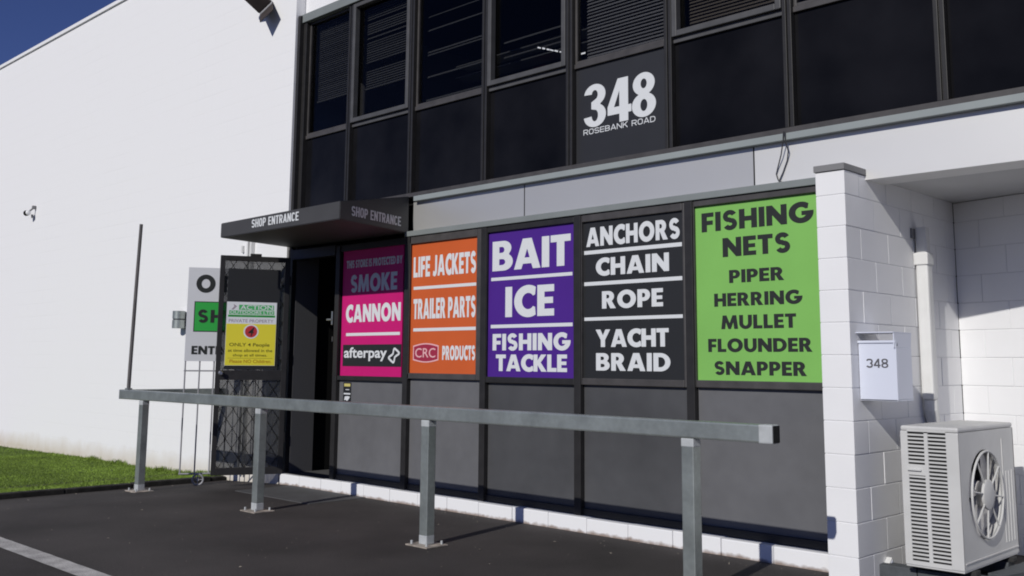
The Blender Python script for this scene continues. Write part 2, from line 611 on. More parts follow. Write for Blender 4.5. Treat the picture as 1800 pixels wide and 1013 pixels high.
def block_text(txt, x0, x1, z0, z1, y, m, parent, th=0.002, frame=None, gap=0.085, name="lettering"):
    polys, w = lay_block(txt, gap)
    mb = MB()
    f = frame or dict(FR, o=(0, y, 0))
    for loops in polys:
        L2 = [[(x0+p[0]/w*(x1-x0), z0+p[1]*(z1-z0)) for p in L] for L in loops]
        mb.prism(L2, f["o"], f["u"], f["v"], f["n"], th)
    return mb.build(name, m, parent)
def sans_text(txt, x0, x1, z0, z1, y, m, parent, th=0.002, frame=None, bold=0.0, name="lettering", space=1.0, shear=0.0, capfit=None):
    cu = bpy.data.curves.new("t", 'FONT')
    cu.body = txt
    cu.size = 1.0
    cu.offset = bold
    cu.space_character = space
    cu.shear = shear
    cu.extrude = 0.01
    cu.resolution_u = 4
    o = bpy.data.objects.new("t", cu)
    COL.objects.link(o)
    dg = bpy.context.evaluated_depsgraph_get()
    dg.update()
    me = bpy.data.meshes.new_from_object(o.evaluated_get(dg))
    bpy.data.objects.remove(o)
    xs = [v.co.x for v in me.vertices]
    ys = [v.co.y for v in me.vertices]
    a0, a1 = min(xs), max(xs)
    b0, b1 = min(ys), max(ys)
    if capfit:
        b0, b1 = capfit
    f = frame or dict(FR, o=(0, y, 0))
    O, U, V, N = (Vector(f[k]) for k in "ouvn")
    for v in me.vertices:
        px = x0+(v.co.x-a0)/(a1-a0)*(x1-x0)
        pz = z0+(v.co.y-b0)/(b1-b0)*(z1-z0)
        v.co = O+U*px+V*pz+N*(0.0002 if v.co.z < 0 else th)
    mb = MB()
    mb.bm.from_mesh(me)
    bpy.data.meshes.remove(me)
    return mb.build(name, m, parent)

def superell(cx, cy, rx, ry, n, a0=0, a1=360, k=40):
    out = []
    for i in range(k+1):
        a = R(a0+(a1-a0)*i/k)
        c, s_ = math.cos(a), math.sin(a)
        out.append((cx+rx*math.copysign(abs(c)**(2/n), c), cy+ry*math.copysign(abs(s_)**(2/n), s_)))
    return out
def mono(c, w, t):
    """even-weight capitals and digits: list of pieces, each a list of loops"""
    a, b, lo, hi = t/2, w-t/2, t/2, 1-t/2
    cx, m = (a+b)/2, .5
    N_ = 2.8
    st = lambda p, q: [stroke([p, q], t)]
    vl = lambda x: [[(x-t/2, 0), (x+t/2, 0), (x+t/2, 1), (x-t/2, 1)]]
    hb = lambda y, x0=0, x1=w: [[(x0, y-t*.45), (x1, y-t*.45), (x1, y+t*.45), (x0, y+t*.45)]]
    bowl = lambda y0, y1, xb: [stroke([(a, y1)]+superell(cx, (y0+y1)/2, xb-cx, (y1-y0)/2, 2.4, 90, -90, 20)+[(a, y0)], t*.93)]
    if c == 'O' or c == '0':
        return [[superell(cx, m, w/2, .5, N_)[:-1], superell(cx, m, w/2-t, .5-t*.9, N_)[:-1]]]
    if c == 'C':
        return [[stroke(superell(cx, m, b-cx, hi-m, N_, 32, 328, 40), t)]]
    if c == 'S':
        return [[stroke(superell(cx, (m+hi)/2, b-cx, (hi-m)/2, 2.4, 15, 265, 20)+superell(cx, (m+lo)/2, b-cx, (m-lo)/2, 2.4, 85, -165, 20), t*.95)]]
    if c == '3':
        return [[stroke(superell(cx, (m+hi)/2, b-cx, (hi-m)/2, 2.4, 165, -70, 20), t)], [stroke(superell(cx, (m+lo)/2, b-cx, (m-lo)/2, 2.4, 80, -165, 20), t)]]
    if c == '8':
        return [[superell(cx, .27, w/2, .27, 2.4)[:-1], superell(cx, .27, w/2-t, .27-t*.8, 2.4)[:-1]], [superell(cx, .74, w/2*.94, .26, 2.4)[:-1], superell(cx, .74, w/2*.94-t, .26-t*.8, 2.4)[:-1]]]
    if c == '4':
        return [vl(w*.72), hb(.27), st((t*.35, .27), (w*.70, 1-t*.3))]
    if c == 'H':
        return [vl(a), vl(b), hb(m, t, w-t)]
    if c == 'E':
        return [vl(a), hb(1-t*.45, t), hb(m, t, w-t*.3), hb(t*.45, t)]
    if c == 'T':
        return [vl(cx), hb(1-t*.45)]
    if c == 'N':
        return [vl(a), vl(b), st((a, 1-t*.3), (b, t*.3))]
    if c == 'A':
        return [st((a*.9, 0), (cx, 1)), st((cx, 1), (w-a*.9, 0)), hb(.28, w*.2, w*.8)]
    if c == 'K':
        return [vl(a), st((a, .38), (b, 1)), st((w*.4, .60), (b, 0))]
    if c == 'P':
        return [vl(a), bowl(.45, hi, b)]
    if c == 'R':
        return [vl(a), bowl(.45, hi, b), st((w*.52, .45), (b, 0))]
    if c == 'B':
        return [vl(a), bowl(lo, m, b), bowl(m, hi, b*.96)]
    if c == 'D':
        return [vl(a), bowl(lo, hi, b)]
    return []
def heavy(c):
    """heavy condensed house-number digits"""
    if c == '8':
        return [[arc(.29, .27, .29, .27, 62, -242, 40)+arc(.29, .745, .265, .255, 242, -62, 40), arc(.29, .265, .085, .135, 0, 360, 20)[:-1], arc(.29, .75, .075, .11, 0, 360, 20)[:-1]]]
    if c == '3':
        return [[arc(.28, .745, .28, .255, 172, -58, 30)+arc(.28, .27, .29, .27, 60, -174, 30)+arc(.28, .265, .085, .135, -176, 68, 20)+[(.19, .425), (.19, .585)]+arc(.28, .75, .08, .11, -72, 170, 20)]]
    return [[[(.30, 0), (.52, 0), (.52, .19), (.60, .19), (.60, .36), (.52, .36), (.52, 1), (.26, 1), (0, .38), (0, .19), (.30, .19)], [(.165, .36), (.30, .36), (.30, .72)]]]
def mono_text(txt, x0, x1, z0, z1, y, m, parent, w, t, gap=.10, th=.0015, frame=None, digits=None):
    pieces, x = [], 0
    for c in txt:
        if c == ' ':
            x += w*.62
            continue
        wc = w*{'T': .92, 'E': .88, 'A': 1.08, 'N': 1.03, 'P': .95}.get(c, 1)
        if digits:
            for loops in digits(c):
                pieces.append(([[(p[0]+x, p[1]) for p in L] for L in loops], 0))
            wc = .58
        else:
            for k, loops in enumerate(mono(c, wc, t)):
                pieces.append(([[(p[0]+x, p[1]) for p in L] for L in loops], k))
        x += wc+gap
    W0 = x-gap
    f = frame or dict(FR, o=(0, y, 0))
    mb = MB()
    for loops, k in pieces:
        mb.prism([[(x0+p[0]/W0*(x1-x0), z0+p[1]*(z1-z0)) for p in L] for L in loops], f["o"], f["u"], f["v"], f["n"], th+.0002*k)
    return mb.build("lettering", m, parent)

# ================================================================== SETTING
def asphalt_z(x):
    pts = [(-300, -.155), (-14, -.15), (-7.5, -.088), (-6.3, -.03), (300, -.03)]
    for (a, za), (b, zb) in zip(pts, pts[1:]):
        if a <= x <= b:
            return za+(zb-za)*(x-a)/(b-a)
mb = MB()
xs = [-300, -14, -10.5, -7.5, -6.9, -6.3, 300]
for a, b in zip(xs, xs[1:]):
    mb.poly([(a, -300, asphalt_z(a)), (b, -300, asphalt_z(b)), (b, 12, asphalt_z(b)), (a, 12, asphalt_z(a))])
setting(mb.build("car_park", "asphalt"))

mb = MB()
mb.poly([(-9, -3.225, asphalt_z(-9)+.06), (-7.5, -3.225, -.084), (-7.5, -3.08, -.084), (-9, -3.08, asphalt_z(-9)+.06)]) if False else None
random.seed(3)
xs = [-7.4, -6.9, -6.3]+[-6.1+.1*i for i in range(90)]
for a, b in zip(xs, xs[1:]):
    ja = .0015*math.sin(a*37)+.001*math.sin(a*83)
    jb = .0015*math.sin(b*37)+.001*math.sin(b*83)
    mb.poly([(a, -3.235+ja, asphalt_z(a)+.004), (b, -3.235+jb, asphalt_z(b)+.004), (b, -3.09-jb, asphalt_z(b)+.004), (a, -3.09-ja, asphalt_z(a)+.004)])
setting(mb.build("painted_parking_line", "line_paint"))

mb = MB()
mb.box(-6.22, -4.95, -.5, .142, -.06, -.024, .004)
setting(mb.build("entrance_slab", "slab_concrete"))

# lawn
def lawn_z(x):
    pts = [(-30, -.19), (-14.6, -.155), (-11.3, -.108), (-8.45, -.098), (-7.62, -.045)]
    for (a, za), (b, zb) in zip(pts, pts[1:]):
        if a <= x <= b:
            return za+(zb-za)*(x-a)/(b-a)
    return -.19
mb = MB()
xs = [-30, -14.6, -11.3, -8.45, -7.62]
for a, b in zip(xs, xs[1:]):
    mb.poly([(a, -7, lawn_z(a)), (b, -7, lawn_z(b)), (b, .18, lawn_z(b)), (a, .18, lawn_z(a))])
soil = setting(mb.build("lawn_ground", "lawn_soil"))
mb = MB()
random.seed(11)
y = -7.0
while y < .15:
    L = random.uniform(.5, .9)
    y1 = min(y+L, .17)
    mb.box(-7.64+random.uniform(-.006, .006), -7.54+random.uniform(-.008, .008), y+.004, y1-.004, -.2, -.036+random.uniform(-.008, .006), .012)
    y = y1
setting(mb.build("lawn_edging", "edging"))

import numpy as np
rng = np.random.default_rng(5)
N = 90000
gx = np.where(rng.random(N) < .75, rng.uniform(-12.5, -7.66, N), rng.uniform(-17, -12.5, N))
gy = rng.uniform(-3.2, .17, N)
hh = rng.uniform(.007, .018, N)
near = (gy > .05)
hh = np.where(near, hh*rng.uniform(1.0, 2.4, N), hh)
# weeds against the wall foot and at the corner
NW = 1300
wx = rng.choice([-9.0, -8.6, -8.35, -8.1, -7.95, -7.8, -10.2, -11.0], NW)+rng.normal(0, .08, NW)
wx = np.clip(wx, -13, -7.62)
wy = .17-np.abs(rng.normal(0, .05, NW))
wh = rng.uniform(.02, .07, NW)
gx = np.concatenate([gx, wx]); gy = np.concatenate([gy, wy]); hh = np.concatenate([hh, wh])
N2 = len(gx)
gz = np.interp(gx, [-30, -14.6, -11.3, -8.45, -7.62], [-.19, -.155, -.108, -.098, -.045])
an = rng.uniform(0, 2*np.pi, N2)
wd = np.where(np.arange(N2) < N, .0045, .006)
lean = rng.uniform(.1, .7, N2)*hh
la = rng.uniform(0, 2*np.pi, N2)
V = np.zeros((N2, 3, 3), np.float32)
V[:, 0] = np.stack([gx-np.cos(an)*wd, gy-np.sin(an)*wd, gz-.002], 1)
V[:, 1] = np.stack([gx+np.cos(an)*wd, gy+np.sin(an)*wd, gz-.002], 1)
V[:, 2] = np.stack([gx+np.cos(la)*lean, gy+np.sin(la)*lean, gz+hh], 1)
me = bpy.data.meshes.new("grass")
me.vertices.add(N2*3)
me.vertices.foreach_set("co", V.ravel())
me.loops.add(N2*3)
me.loops.foreach_set("vertex_index", np.arange(N2*3, dtype=np.int32))
me.polygons.add(N2)
me.polygons.foreach_set("loop_start", np.arange(0, N2*3, 3, dtype=np.int32))
me.update()
me.validate()
me.materials.append(MT["blade"])
go = bpy.data.objects.new("grass", me)
COL.objects.link(go)
setting(go, "stuff")
tag(go, "short mown green grass beside the white wall", "grass")

# kerb of white painted blocks under the shop front
random.seed(21)
mb = MB()
x = -6.44
i = 0
while x < -.2:
    w = [.36, .38, .34][i % 3] if i < 4 else .395
    x1 = min(x+w, -.196)
    top = .083+random.uniform(-.003, .002) - (.006 if i < 2 else 0)
    mb.box(x+.002, x1-.002, .15+random.uniform(-.003, .003), .262, -.2, top, .008)
    x = x1
    i += 1
setting(mb.build("painted_kerb", "kerb_paint"))

# ================================================================== WHITE WALL (neighbouring warehouse gable)
wall = thing("white_wall", "tall white painted block wall with sloping top left of the entrance", "wall", (-6.51, .18, 0))
def roof(x):
    return 6.462
mb = MB()
mb.prism([[(-32, -.4), (-6.51, -.4), (-6.51, roof(-6.51)-.001), (-20, roof(-20)-.001), (-32, roof(-20)-.131*12)]], (0, .18+9, 0), (1, 0, 0), (0, 0, 1), (0, -1, 0), 9)
mb.build("wall_face", "white_wall", wall)
mb = MB()
def strip(mb, a, b, dz0, dz1, y0, y1):
    mb.prism([[(a, roof(a)+dz0), (b, roof(b)+dz0), (b, roof(b)+dz1), (a, roof(a)+dz1)]], (0, y1, 0), (1, 0, 0), (0, 0, 1), (0, -1, 0), y1-y0)
strip(mb, -20, -6.5, -.030, .022, .150, .30)
mb.build("coping", "white_paint", wall)

# ================================================================== SHOP BUILDING
shop = thing("shop_building", "two storey shop front with dark upper windows over grey panels", "building", (-3.3, .27, 0))
# upper shell: parapet band, roof, right end, floor slab, back
mb = MB()
mb.box(-6.5, 3.9, .30, .46, 5.12, 6.6)
mb.box(-6.5, 12, 9.8, 10, -.1, 6.6)
mb.box(11.8, 12, .32, 9.8, 2.9, 6.6)
mb.box(3.9, 11.8, .28, .46, 2.83, 6.6)
mb.box(-6.5, 12, .46, 10, 6.4, 6.6)
mb.build("upper_wall", "white_paint", shop)
mb = MB()
mb.box(-6.49, 11.75, .345, 9.79, 2.50, 2.815)
mb.box(-6.49, 11.75, 5.0, 5.1, 2.815, 6.39)
mb.box(-6.49, 11.75, .49, 5.0, 5.2, 5.3)
mb.build("floor_slab", "interior_dark", shop)

MX = [-6.64, -5.585, -4.565, -3.53, -2.51, -1.51, -.505, .53, 1.57, 2.62, 3.68]
mb = MB()
for k, x in enumerate(MX):
    if k == 0:
        mb.box(-6.508, -6.46, .205, .39, 2.45, 5.1, .004)
        mb.box(-6.459, -6.40, .255, .39, 2.822, 5.1, .004)
    else:
        mb.box(x-.034, x-.006, .262, .39, 2.862, 5.02, .003)
        mb.box(x+.006, x+.034, .262, .39, 2.862, 5.02, .003)
        mb.box(x-.006, x+.006, .285, .385, 2.862, 5.02)
mb.build("mullion", "black_alu", shop)
mb = MB()
mb.box(-6.5, 3.7, .26, .392, 2.822, 2.862, .004)
mb.build("window_sill", "bronze_alu", shop)
mb = MB()
mb.box(-6.5, 3.72, .235, .42, 5.02, 5.118, .006)
mb.build("window_head", "ledge_grey", shop)
mb = MB()
mb.box(-4.47, 3.75, .245, .345, 2.773, 2.8215, .004)
mb.build("sill_flashing", "flashing", shop)

def frame_bars(mb, x0, x1, z0, z1, w, y0, y1, bev=.004):
    mb.box(x0, x0+w, y0, y1, z0, z1, bev)
    mb.box(x1-w, x1, y0, y1, z0, z1, bev)
    mb.box(x0+w, x1-w, y0, y1, z0, z0+w, bev)
    mb.box(x0+w, x1-w, y0, y1, z1-w, z1, bev)
TZ = 3.70
random.seed(5)
for k in range(10):
    xa, xb = MX[k]+.036, MX[k+1]-.036
    if k == 0:
        xa = -6.399
    awning = (k % 2 == 1)
    mb = MB()
    mb.box(xa, xb, .29, .385, TZ-.022, TZ+.018, .004)
    if awning:
        frame_bars(mb, xa+.004, xb-.004, TZ+.02, 5.016, .046, .258, .32, .006)
    else:
        frame_bars(mb, xa+.001, xb-.001, TZ+.02, 5.016, .022, .30, .345, .003)
    fr = mb.build("window", "worn_alu" if awning else "bronze_alu", shop)
    inn = .050 if awning else .023
    mb = MB()
    mb.box(xa+inn, xb-inn, .318, .324, TZ+.02+inn, 5.016-inn)
    mb.build("pane", "glass", fr)
    # blind behind the pane
    bot = {0: 4.12, 1: 4.10, 4: TZ+.06, 5: TZ+.09}.get(k)
    pitch_ = {0: .024, 1: .026, 4: .029, 5: .027}.get(k, .028)
    mb = MB()
    z = 4.98
    if bot is None:
        bot = {2: TZ+.10, 3: TZ+.12}.get(k, 4.4)
    while z > bot:
        skip = (k in (2, 3) and random.random() < .87) or (k == 1 and 4.30 < z < 4.36) or (k == 1 and random.random() < .04)
        if not skip:
            tl = random.uniform(-.10, .10)
            mb.box(xa+inn+.03, xb-inn-.03, -.012, .012, -.0012, .0012, 0,
                   Matrix.Translation((0, .40, z)) @ Matrix.Rotation(R(52)+tl, 4, 'X'))
        z -= pitch_
    mb.box(xa+inn+.03, xb-inn-.03, .385, .412, bot-.02, bot-.002, .003)
    mb.build("blind", {4: "blind_bright", 5: "blind_tan"}.get(k, "blind"), fr)
    # spandrel below the transom
    mb = MB()
    mb.box(xa+.001, xb-.001, .315, .345, 2.864, TZ-.024)
    if k == 4:
        sp = mb.build("number_board", "board_charcoal", shop)
        mono_text("348", -2.385, -1.66, 3.158, 3.517, .315, "letter_white", sp, .58, .2, gap=.035, th=.003, digits=heavy)
        mono_text("ROSEBANK ROAD", -2.395, -1.668, 3.104, 3.150, .315, "letter_white", sp, 1.08, .15, gap=.17)
    else:
        mb.build("spandrel_pane", "spandrel", shop)
# old tape and torn film on the glass
random.seed(9)
mb = MB()
for i in range(7):
    t_ = i/6
    x = -2.90+t_*.30
    mb.box(-.022*random.uniform(.5, 1.3), .022, -.001, .001, -.005, .006*random.uniform(.7, 1.4), 0,
           Matrix.Translation((x, .316, 3.965-t_*.11)) @ Matrix.Rotation(R(22), 4, 'Y'))
mb.box(-2.42, -2.375, .3155, .317, 3.80, 3.813)
build_each(mb, "torn_film", "letter_white", shop)
mb = MB()
for z, a in ((2.88, .012), (2.90, .02), (2.93, .008), (2.99, .006)):
    mb.box(-2.565-a, -2.548, .312, .3145, z, z+.022)
build_each(mb, "flaking_sealant", "letter_white", shop)
# ceiling lights and shelving inside the upper floor
mb = MB()
for xx, zz, yy in ((-3.9, 5.1, 1.0), (-2.6, 5.1, 1.9), (-4.6, 5.1, 2.8)):
    mb.box(xx-.65, xx+.65, yy, yy+.09, zz, zz+.06, .01)
build_each(mb, "ceiling_batten", "blind_bright", shop)
mb = MB()
for zz in (3.93, 4.08, 4.2):
    mb.box(-4.45, -2.7, .75, .95, zz, zz+.012)
build_each(mb, "shelf", "blind", shop)
mb = MB()
mb.box(-4.1, -3.65, .72, .9, 3.80, 3.90, .01)
mb.box(-3.35, -3.2, .72, .9, 3.86, 3.97, .01)
build_each(mb, "stock_box", "red_thing", shop)

# fascia
FJ = [(-4.53, -3.056, "fascia_grey"), (-3.044, -.816, "fascia_grey"), (-.804, 11.7, "fascia_white")]
for a, b, mm in FJ:
    mb = MB()
    mb.box(a, b, .30, .55, 2.437, 2.772)
    mb.build("fascia_panel", mm, shop)
mb = MB()
for xj in (-3.05, -.81):
    mb.box(xj-.0058, xj+.0058, .304, .54, 2.44, 2.77)
build_each(mb, "fascia_joint", "black_flat", shop)
mb = MB()
mb.box(-4.53, -.196, .195, .299, 2.428, 2.478, .005)
mb.build("fascia_ledge", "ledge_grey", shop)
mb = MB()
mb.box(0.0, 11.7, .551, 4.0, 2.46, 2.50)
mb.build("soffit", "soffit", shop)

# ground floor bays
BAYS = [("M", -5.546, -4.583, 1.106, 2.362), ("O", -4.482, -3.542, 1.144, 2.357), ("P", -3.416, -2.412, 1.126, 2.376),
        ("B", -2.334, -1.364, 1.131, 2.368), ("G", -1.268, -.20, 1.134, 2.383)]
mulls = [(-5.66, -5.549), (-4.535, -4.455), (-3.492, -3.412), (-2.412, -2.335), (-1.348, -1.272)]
mb = MB()
for a, b in mulls:
    c = (a+b)/2
    mb.box(c-.034, c+.034, .205, .33, .085, 2.427, .004)
mb.box(-5.64, -.2, .232, .34, .085, .138, .003)
build_each(mb, "shopfront_mullion", "black_alu", shop)
for (n, x0, x1, z0, z1), k in zip(BAYS, range(5)):
    lx = (mulls[k][0]+mulls[k][1])/2+.036
    rx = (mulls[k+1][0]+mulls[k+1][1])/2-.036 if k < 4 else -.197
    mb = MB()
    if n == "M":
        mb.box(lx, rx, .215, .32, 1.062, 1.105, .003)
        mb.box(lx, rx, .215, .32, 2.362, 2.427, .003)
    else:
        mb.box(lx+.001, x0+.003, .212, .32, z0-.05, 2.426, .006)
        if k < 4:
            mb.box(x1-.003, rx-.001, .212, .32, z0-.05, 2.426, .006)
        xx = x1-.004 if k < 4 else rx
        mb.box(x0+.004, xx, .212, .32, z0-.05, z0+.002, .006)
        mb.box(x0+.004, xx, .212, .32, z1-.002, 2.426, .006)
    (build_each if n == "M" else MB.build)(mb, "window_frame", "bronze_alu" if n in "BGO" else "black_alu", shop)
    mb = MB()
    mb.box(lx+.001, rx-.001, .25, .29, .139, 1.060 if n == "M" else z0-.052)
    mb.build("lower_panel", "panel_dark" if n in "PB" else "panel_grey", shop)

# doorway
mb = MB()
mb.box(-6.505, -6.42, .255, .54, .06, 2.55)
mb.build("door_reveal", "reveal_grey", shop)
mb = MB()
mb.box(-6.508, -6.425, .2, .254, .085, 2.449, .004)
mb.box(-6.424, -5.65, .2, .30, 2.33, 2.44, .004)
mb.box(-5.73, -5.655, .27, .33, .085, 2.329, .004)
build_each(mb, "door_frame", "black_alu", shop)
mb = MB()
mb.box(-6.42, -5.6, .20, 1.6, -.05, .078)
mb.build("door_threshold", "slab_concrete", shop)
mb = MB()
mb.box(-5.76, -5.735, .255, .268, 1.62, 1.76, .004)
mb.box(-5.83, -5.74, .245, .258, 1.665, 1.685, .004)
mb.box(-5.735, -5.728, .255, .268, 1.45, 1.5, .002)
build_each(mb, "door_latch", "steel", shop)
mb = MB()
mb.box(-6.5, 11.5, 5.5, 5.6, -.1, 2.5)
mb.box(-6.505, -6.46, .541, 5.5, -.1, 2.5)
mb.box(-6.4, -.2, 1.6, 5.5, -.1, .07)
mb.box(-.9, -.8, .34, 5.5, -.05, 2.5)
mb.box(-5.56, -.9, .34, .36, .07, 2.49)
mb.build("shop_interior", "interior_dark", shop)

# ================================================================== SIGNS ON THE SHOP FRONT
SY = .236
def sign(label, x0, x1, z0, z1, m, loc=None):
    t = thing("shop_sign", label, "sign", ((x0+x1)/2, SY, z0))
    mb = MB()
    mb.box(x0, x1, SY, .249, z0, z1)
    mb.build("board", m, t)
    return t
def rule(x0, x1, z0, z1, t, m="letter_white", y=SY, th=.0016):
    mb = MB()
    mb.box(x0, x1, y-th, y-.0002, z0, z1)
    return mb.build("divider", m, t)

t = sign("magenta sign reading smoke cannon beside the shop doorway", -5.546, -4.583, 1.106, 2.361, "sign_magenta")
block_text("THIS STORE IS PROTECTED BY", -5.487, -4.60, 2.185, 2.262, SY, "letter_white", t)
block_text("SMOKE", -5.412, -4.672, 1.937, 2.110, SY, "letter_white", t)
block_text("CANNON", -5.476, -4.608, 1.637, 1.812, SY, "letter_white", t)
rule(-5.464, -4.613, 1.501, 1.530, t)
mb = MB()
mb.box(-5.509, -4.585, SY-.0016, SY-.0002, 1.201, 1.414)
lb = mb.build("payment_label", "sign_black", t)
sans_text("afterpay", -5.486, -4.80, 1.252, 1.388, SY-.0017, "letter_white", lb, bold=.02)
# double arrow mark: two interlocking rounded triangles
def band(path, w):
    return stroke(path, w)
def rounded(pts, r=.25, n=5):
    out = []
    m_ = len(pts)
    for i in range(m_):
        a, b, c = Vector(pts[i-1]), Vector(pts[i]), Vector(pts[(i+1) % m_])
        p = b+(a-b)*r
        q = b+(c-b)*r
        for k in range(n+1):
            t_ = k/n
            out.append(tuple(p*(1-t_)**2+b*2*t_*(1-t_)+q*t_**2))
    return out
mb = MB()
cx, cz, k_ = -4.692, 1.307, .072
for q, sgn in enumerate((1, -1)):
    pts = rounded([(-.30, .30), (.05, .98), (.62, .66), (1.18, .30), (.52, -.10)], .32)[6:-6]
    mb.prism([stroke([(cx+sgn*p[0]*k_, cz+sgn*p[1]*k_) for p in [(-.22, .12), (-.16, .36)]+pts+[(.45, -.06), (.28, -.16)]], .020)],
             (0, SY-.0018, 0), (1, 0, 0), (0, 0, 1), (0, -1, 0), .002+.0003*q)
mb.build("emblem", "letter_white", lb)

t = sign("orange sign for life jackets and trailer parts", -4.482, -3.542, 1.144, 2.357, "sign_orange")
block_text("LIFE JACKETS", -4.430, -3.575, 2.036, 2.228, SY, "letter_white", t)
rule(-4.424, -3.570, 1.920, 1.948, t)
block_text("TRAILER PARTS", -4.420, -3.574, 1.645, 1.832, SY, "letter_white", t)
rule(-4.416, -3.569, 1.530, 1.559, t)
block_text("PRODUCTS", -4.004, -3.573, 1.268, 1.394, SY, "letter_white", t)
def badge(x0, x1, z0, z1, b):
    w = x1-x0
    top = [(x0+w*i/12, z1-.022+.022*math.sin(math.pi*i/12)) for i in range(13)]
    bot = [(x1-w*i/12, z0+.022-.022*math.sin(math.pi*i/12)) for i in range(13)]
    return top[::-1]+bot[::-1]
mb = MB()
mb.prism([badge(-4.413, -4.055, 1.243, 1.42, 0)], (0, SY-.0002, 0), (1, 0, 0), (0, 0, 1), (0, -1, 0), .0012)
bd = mb.build("badge", "logo_pink", t)
mb = MB()
mb.prism([badge(-4.400, -4.068, 1.254, 1.409, 0)], (0, SY-.0014, 0), (1, 0, 0), (0, 0, 1), (0, -1, 0), .001)
mb.build("badge_field", "logo_red", bd)
sans_text("CRC", -4.378, -4.095, 1.288, 1.375, SY-.0024, "logo_pink", bd, bold=.006)

t = sign("purple sign for bait, ice and fishing tackle", -3.416, -2.412, 1.126, 2.376, "sign_purple")
block_text("BAIT", -3.367, -2.466, 2.033, 2.291, SY, "letter_white", t, gap=.05)
rule(-3.381, -2.448, 1.949, 1.977, t)
block_text("ICE", -3.205, -2.645, 1.632, 1.889, SY, "letter_white", t)
rule(-3.380, -2.446, 1.541, 1.570, t)
block_text("FISHING", -3.355, -2.467, 1.351, 1.491, SY, "letter_white", t)
block_text("TACKLE", -3.313, -2.505, 1.177, 1.316, SY, "letter_white", t, gap=.04)

t = sign("black sign for anchors, chain, rope and yacht braid", -2.334, -1.364, 1.131, 2.368, "sign_black")
block_text("ANCHORS", -2.300, -1.402, 2.166, 2.317, SY, "letter_white", t)
rule(-2.323, -1.386, 2.105, 2.135, t)
block_text("CHAIN", -2.203, -1.503, 1.930, 2.068, SY, "letter_white", t)
rule(-2.323, -1.387, 1.856, 1.885, t)
block_text("ROPE", -2.142, -1.561, 1.671, 1.806, SY, "letter_white", t)
rule(-2.322, -1.388, 1.580, 1.606, t)
block_text("YACHT", -2.207, -1.514, 1.374, 1.509, SY, "letter_white", t, gap=.04)
block_text("BRAID", -2.204, -1.502, 1.193, 1.327, SY, "letter_white", t)

t = sign("lime green sign listing fishing nets next to the white pier", -1.268, -.20, 1.134, 2.383, "sign_green")
for w_, a, b, c, d in (("FISHING", -1.212, -.335, 2.191, 2.329), ("NETS", -1.040, -.511, 2.000, 2.135), ("PIPER", -.992, -.565, 1.814, 1.905),
                       ("HERRING", -1.118, -.435, 1.652, 1.744), ("MULLET", -1.064, -.486, 1.493, 1.588), ("FLOUNDER", -1.175, -.376, 1.334, 1.426),
                       ("SNAPPER", -1.129, -.421, 1.176, 1.269)):
    block_text(w_, a, b, c, d, SY, "letter_dark", t)

# little sticker on the first lower panel
t = thing("door_sticker", "small dark and yellow sticker on the grey panel below the magenta sign", "sticker", (-5.44, .249, .86))
mb = MB()
mb.box(-5.50, -5.37, .2475, .2498, .85, 1.04)
mb.build("backing", "sign_black", t)
mb = MB()
mb.box(-5.485, -5.385, .2465, .2474, 1.00, 1.028)
mb.build("stripe", "sticker_yellow", t)
mb = MB()
mb.box(-5.49, -5.38, .2465, .2474, .921, .935)
mb.box(-5.46, -5.40, .2465, .2474, .965, .972)
mb.prism([[(-5.48, .862), (-5.455, .868), (-5.43, .856), (-5.40, .88), (-5.385, .90), (-5.43, .905), (-5.47, .90)]], (0, .2474, 0), (1, 0, 0), (0, 0, 1), (0, -1, 0), .001)
mb.build("print", "letter_white", t)

# ================================================================== CANOPY
cp = thing("entrance_canopy", "black wedge shaped canopy over the shop doorway, lettered on two sides", "canopy", (-5.4, .2, 2.475))
FLx, FRx, BLx, BRx = -6.29, -4.265, -6.50, -4.53
zb, zt, zw = 2.474, 2.632, 2.825
yf, yb = -.75, .244
P = {k: Vector(v) for k, v in dict(a=(FLx, yf, zb), b=(FRx, yf, zb), c=(FRx, yf, zt), d=(FLx, yf, zt-.012), e=(BLx, yb, zb), f=(BRx, yb, zb-.005), g=(BRx, yb, zw), h=(BLx, yb, zw)).items()}
def shell(name, keys, m, th=.02):
    pass
mb = MB()
vs = {k: mb.bm.verts.new(p) for k, p in P.items()}
for q in ("abcd", "bfgc", "eadh", "dcgh", "feab", "efgh"):
    mb.bm.faces.new([vs[k] for k in q])
bmesh.ops.recalc_face_normals(mb.bm, faces=mb.bm.faces)
bmesh.ops.bevel(mb.bm, geom=list(mb.bm.edges), offset=.006, segments=2, affect='EDGES')
mb.build("canopy_body", "canopy_grey", cp)
mono_text("SHOP ENTRANCE", -5.702, -4.90, 2.522, 2.603, yf, "letter_white", cp, .52, .165, gap=.09)
u_ = (P['f']-P['b'])
ul = u_.length
u_.normalize()
n_ = u_.cross(Vector((0, 0, 1)))
o_ = Vector((FRx, yf, 0))
mono_text("SHOP ENTRANCE", .16, .90, 2.525, 2.613, 0, "letter_white", cp, .52, .165, gap=.09, frame=dict(o=o_, u=u_, v=(0, 0, 1), n=n_))

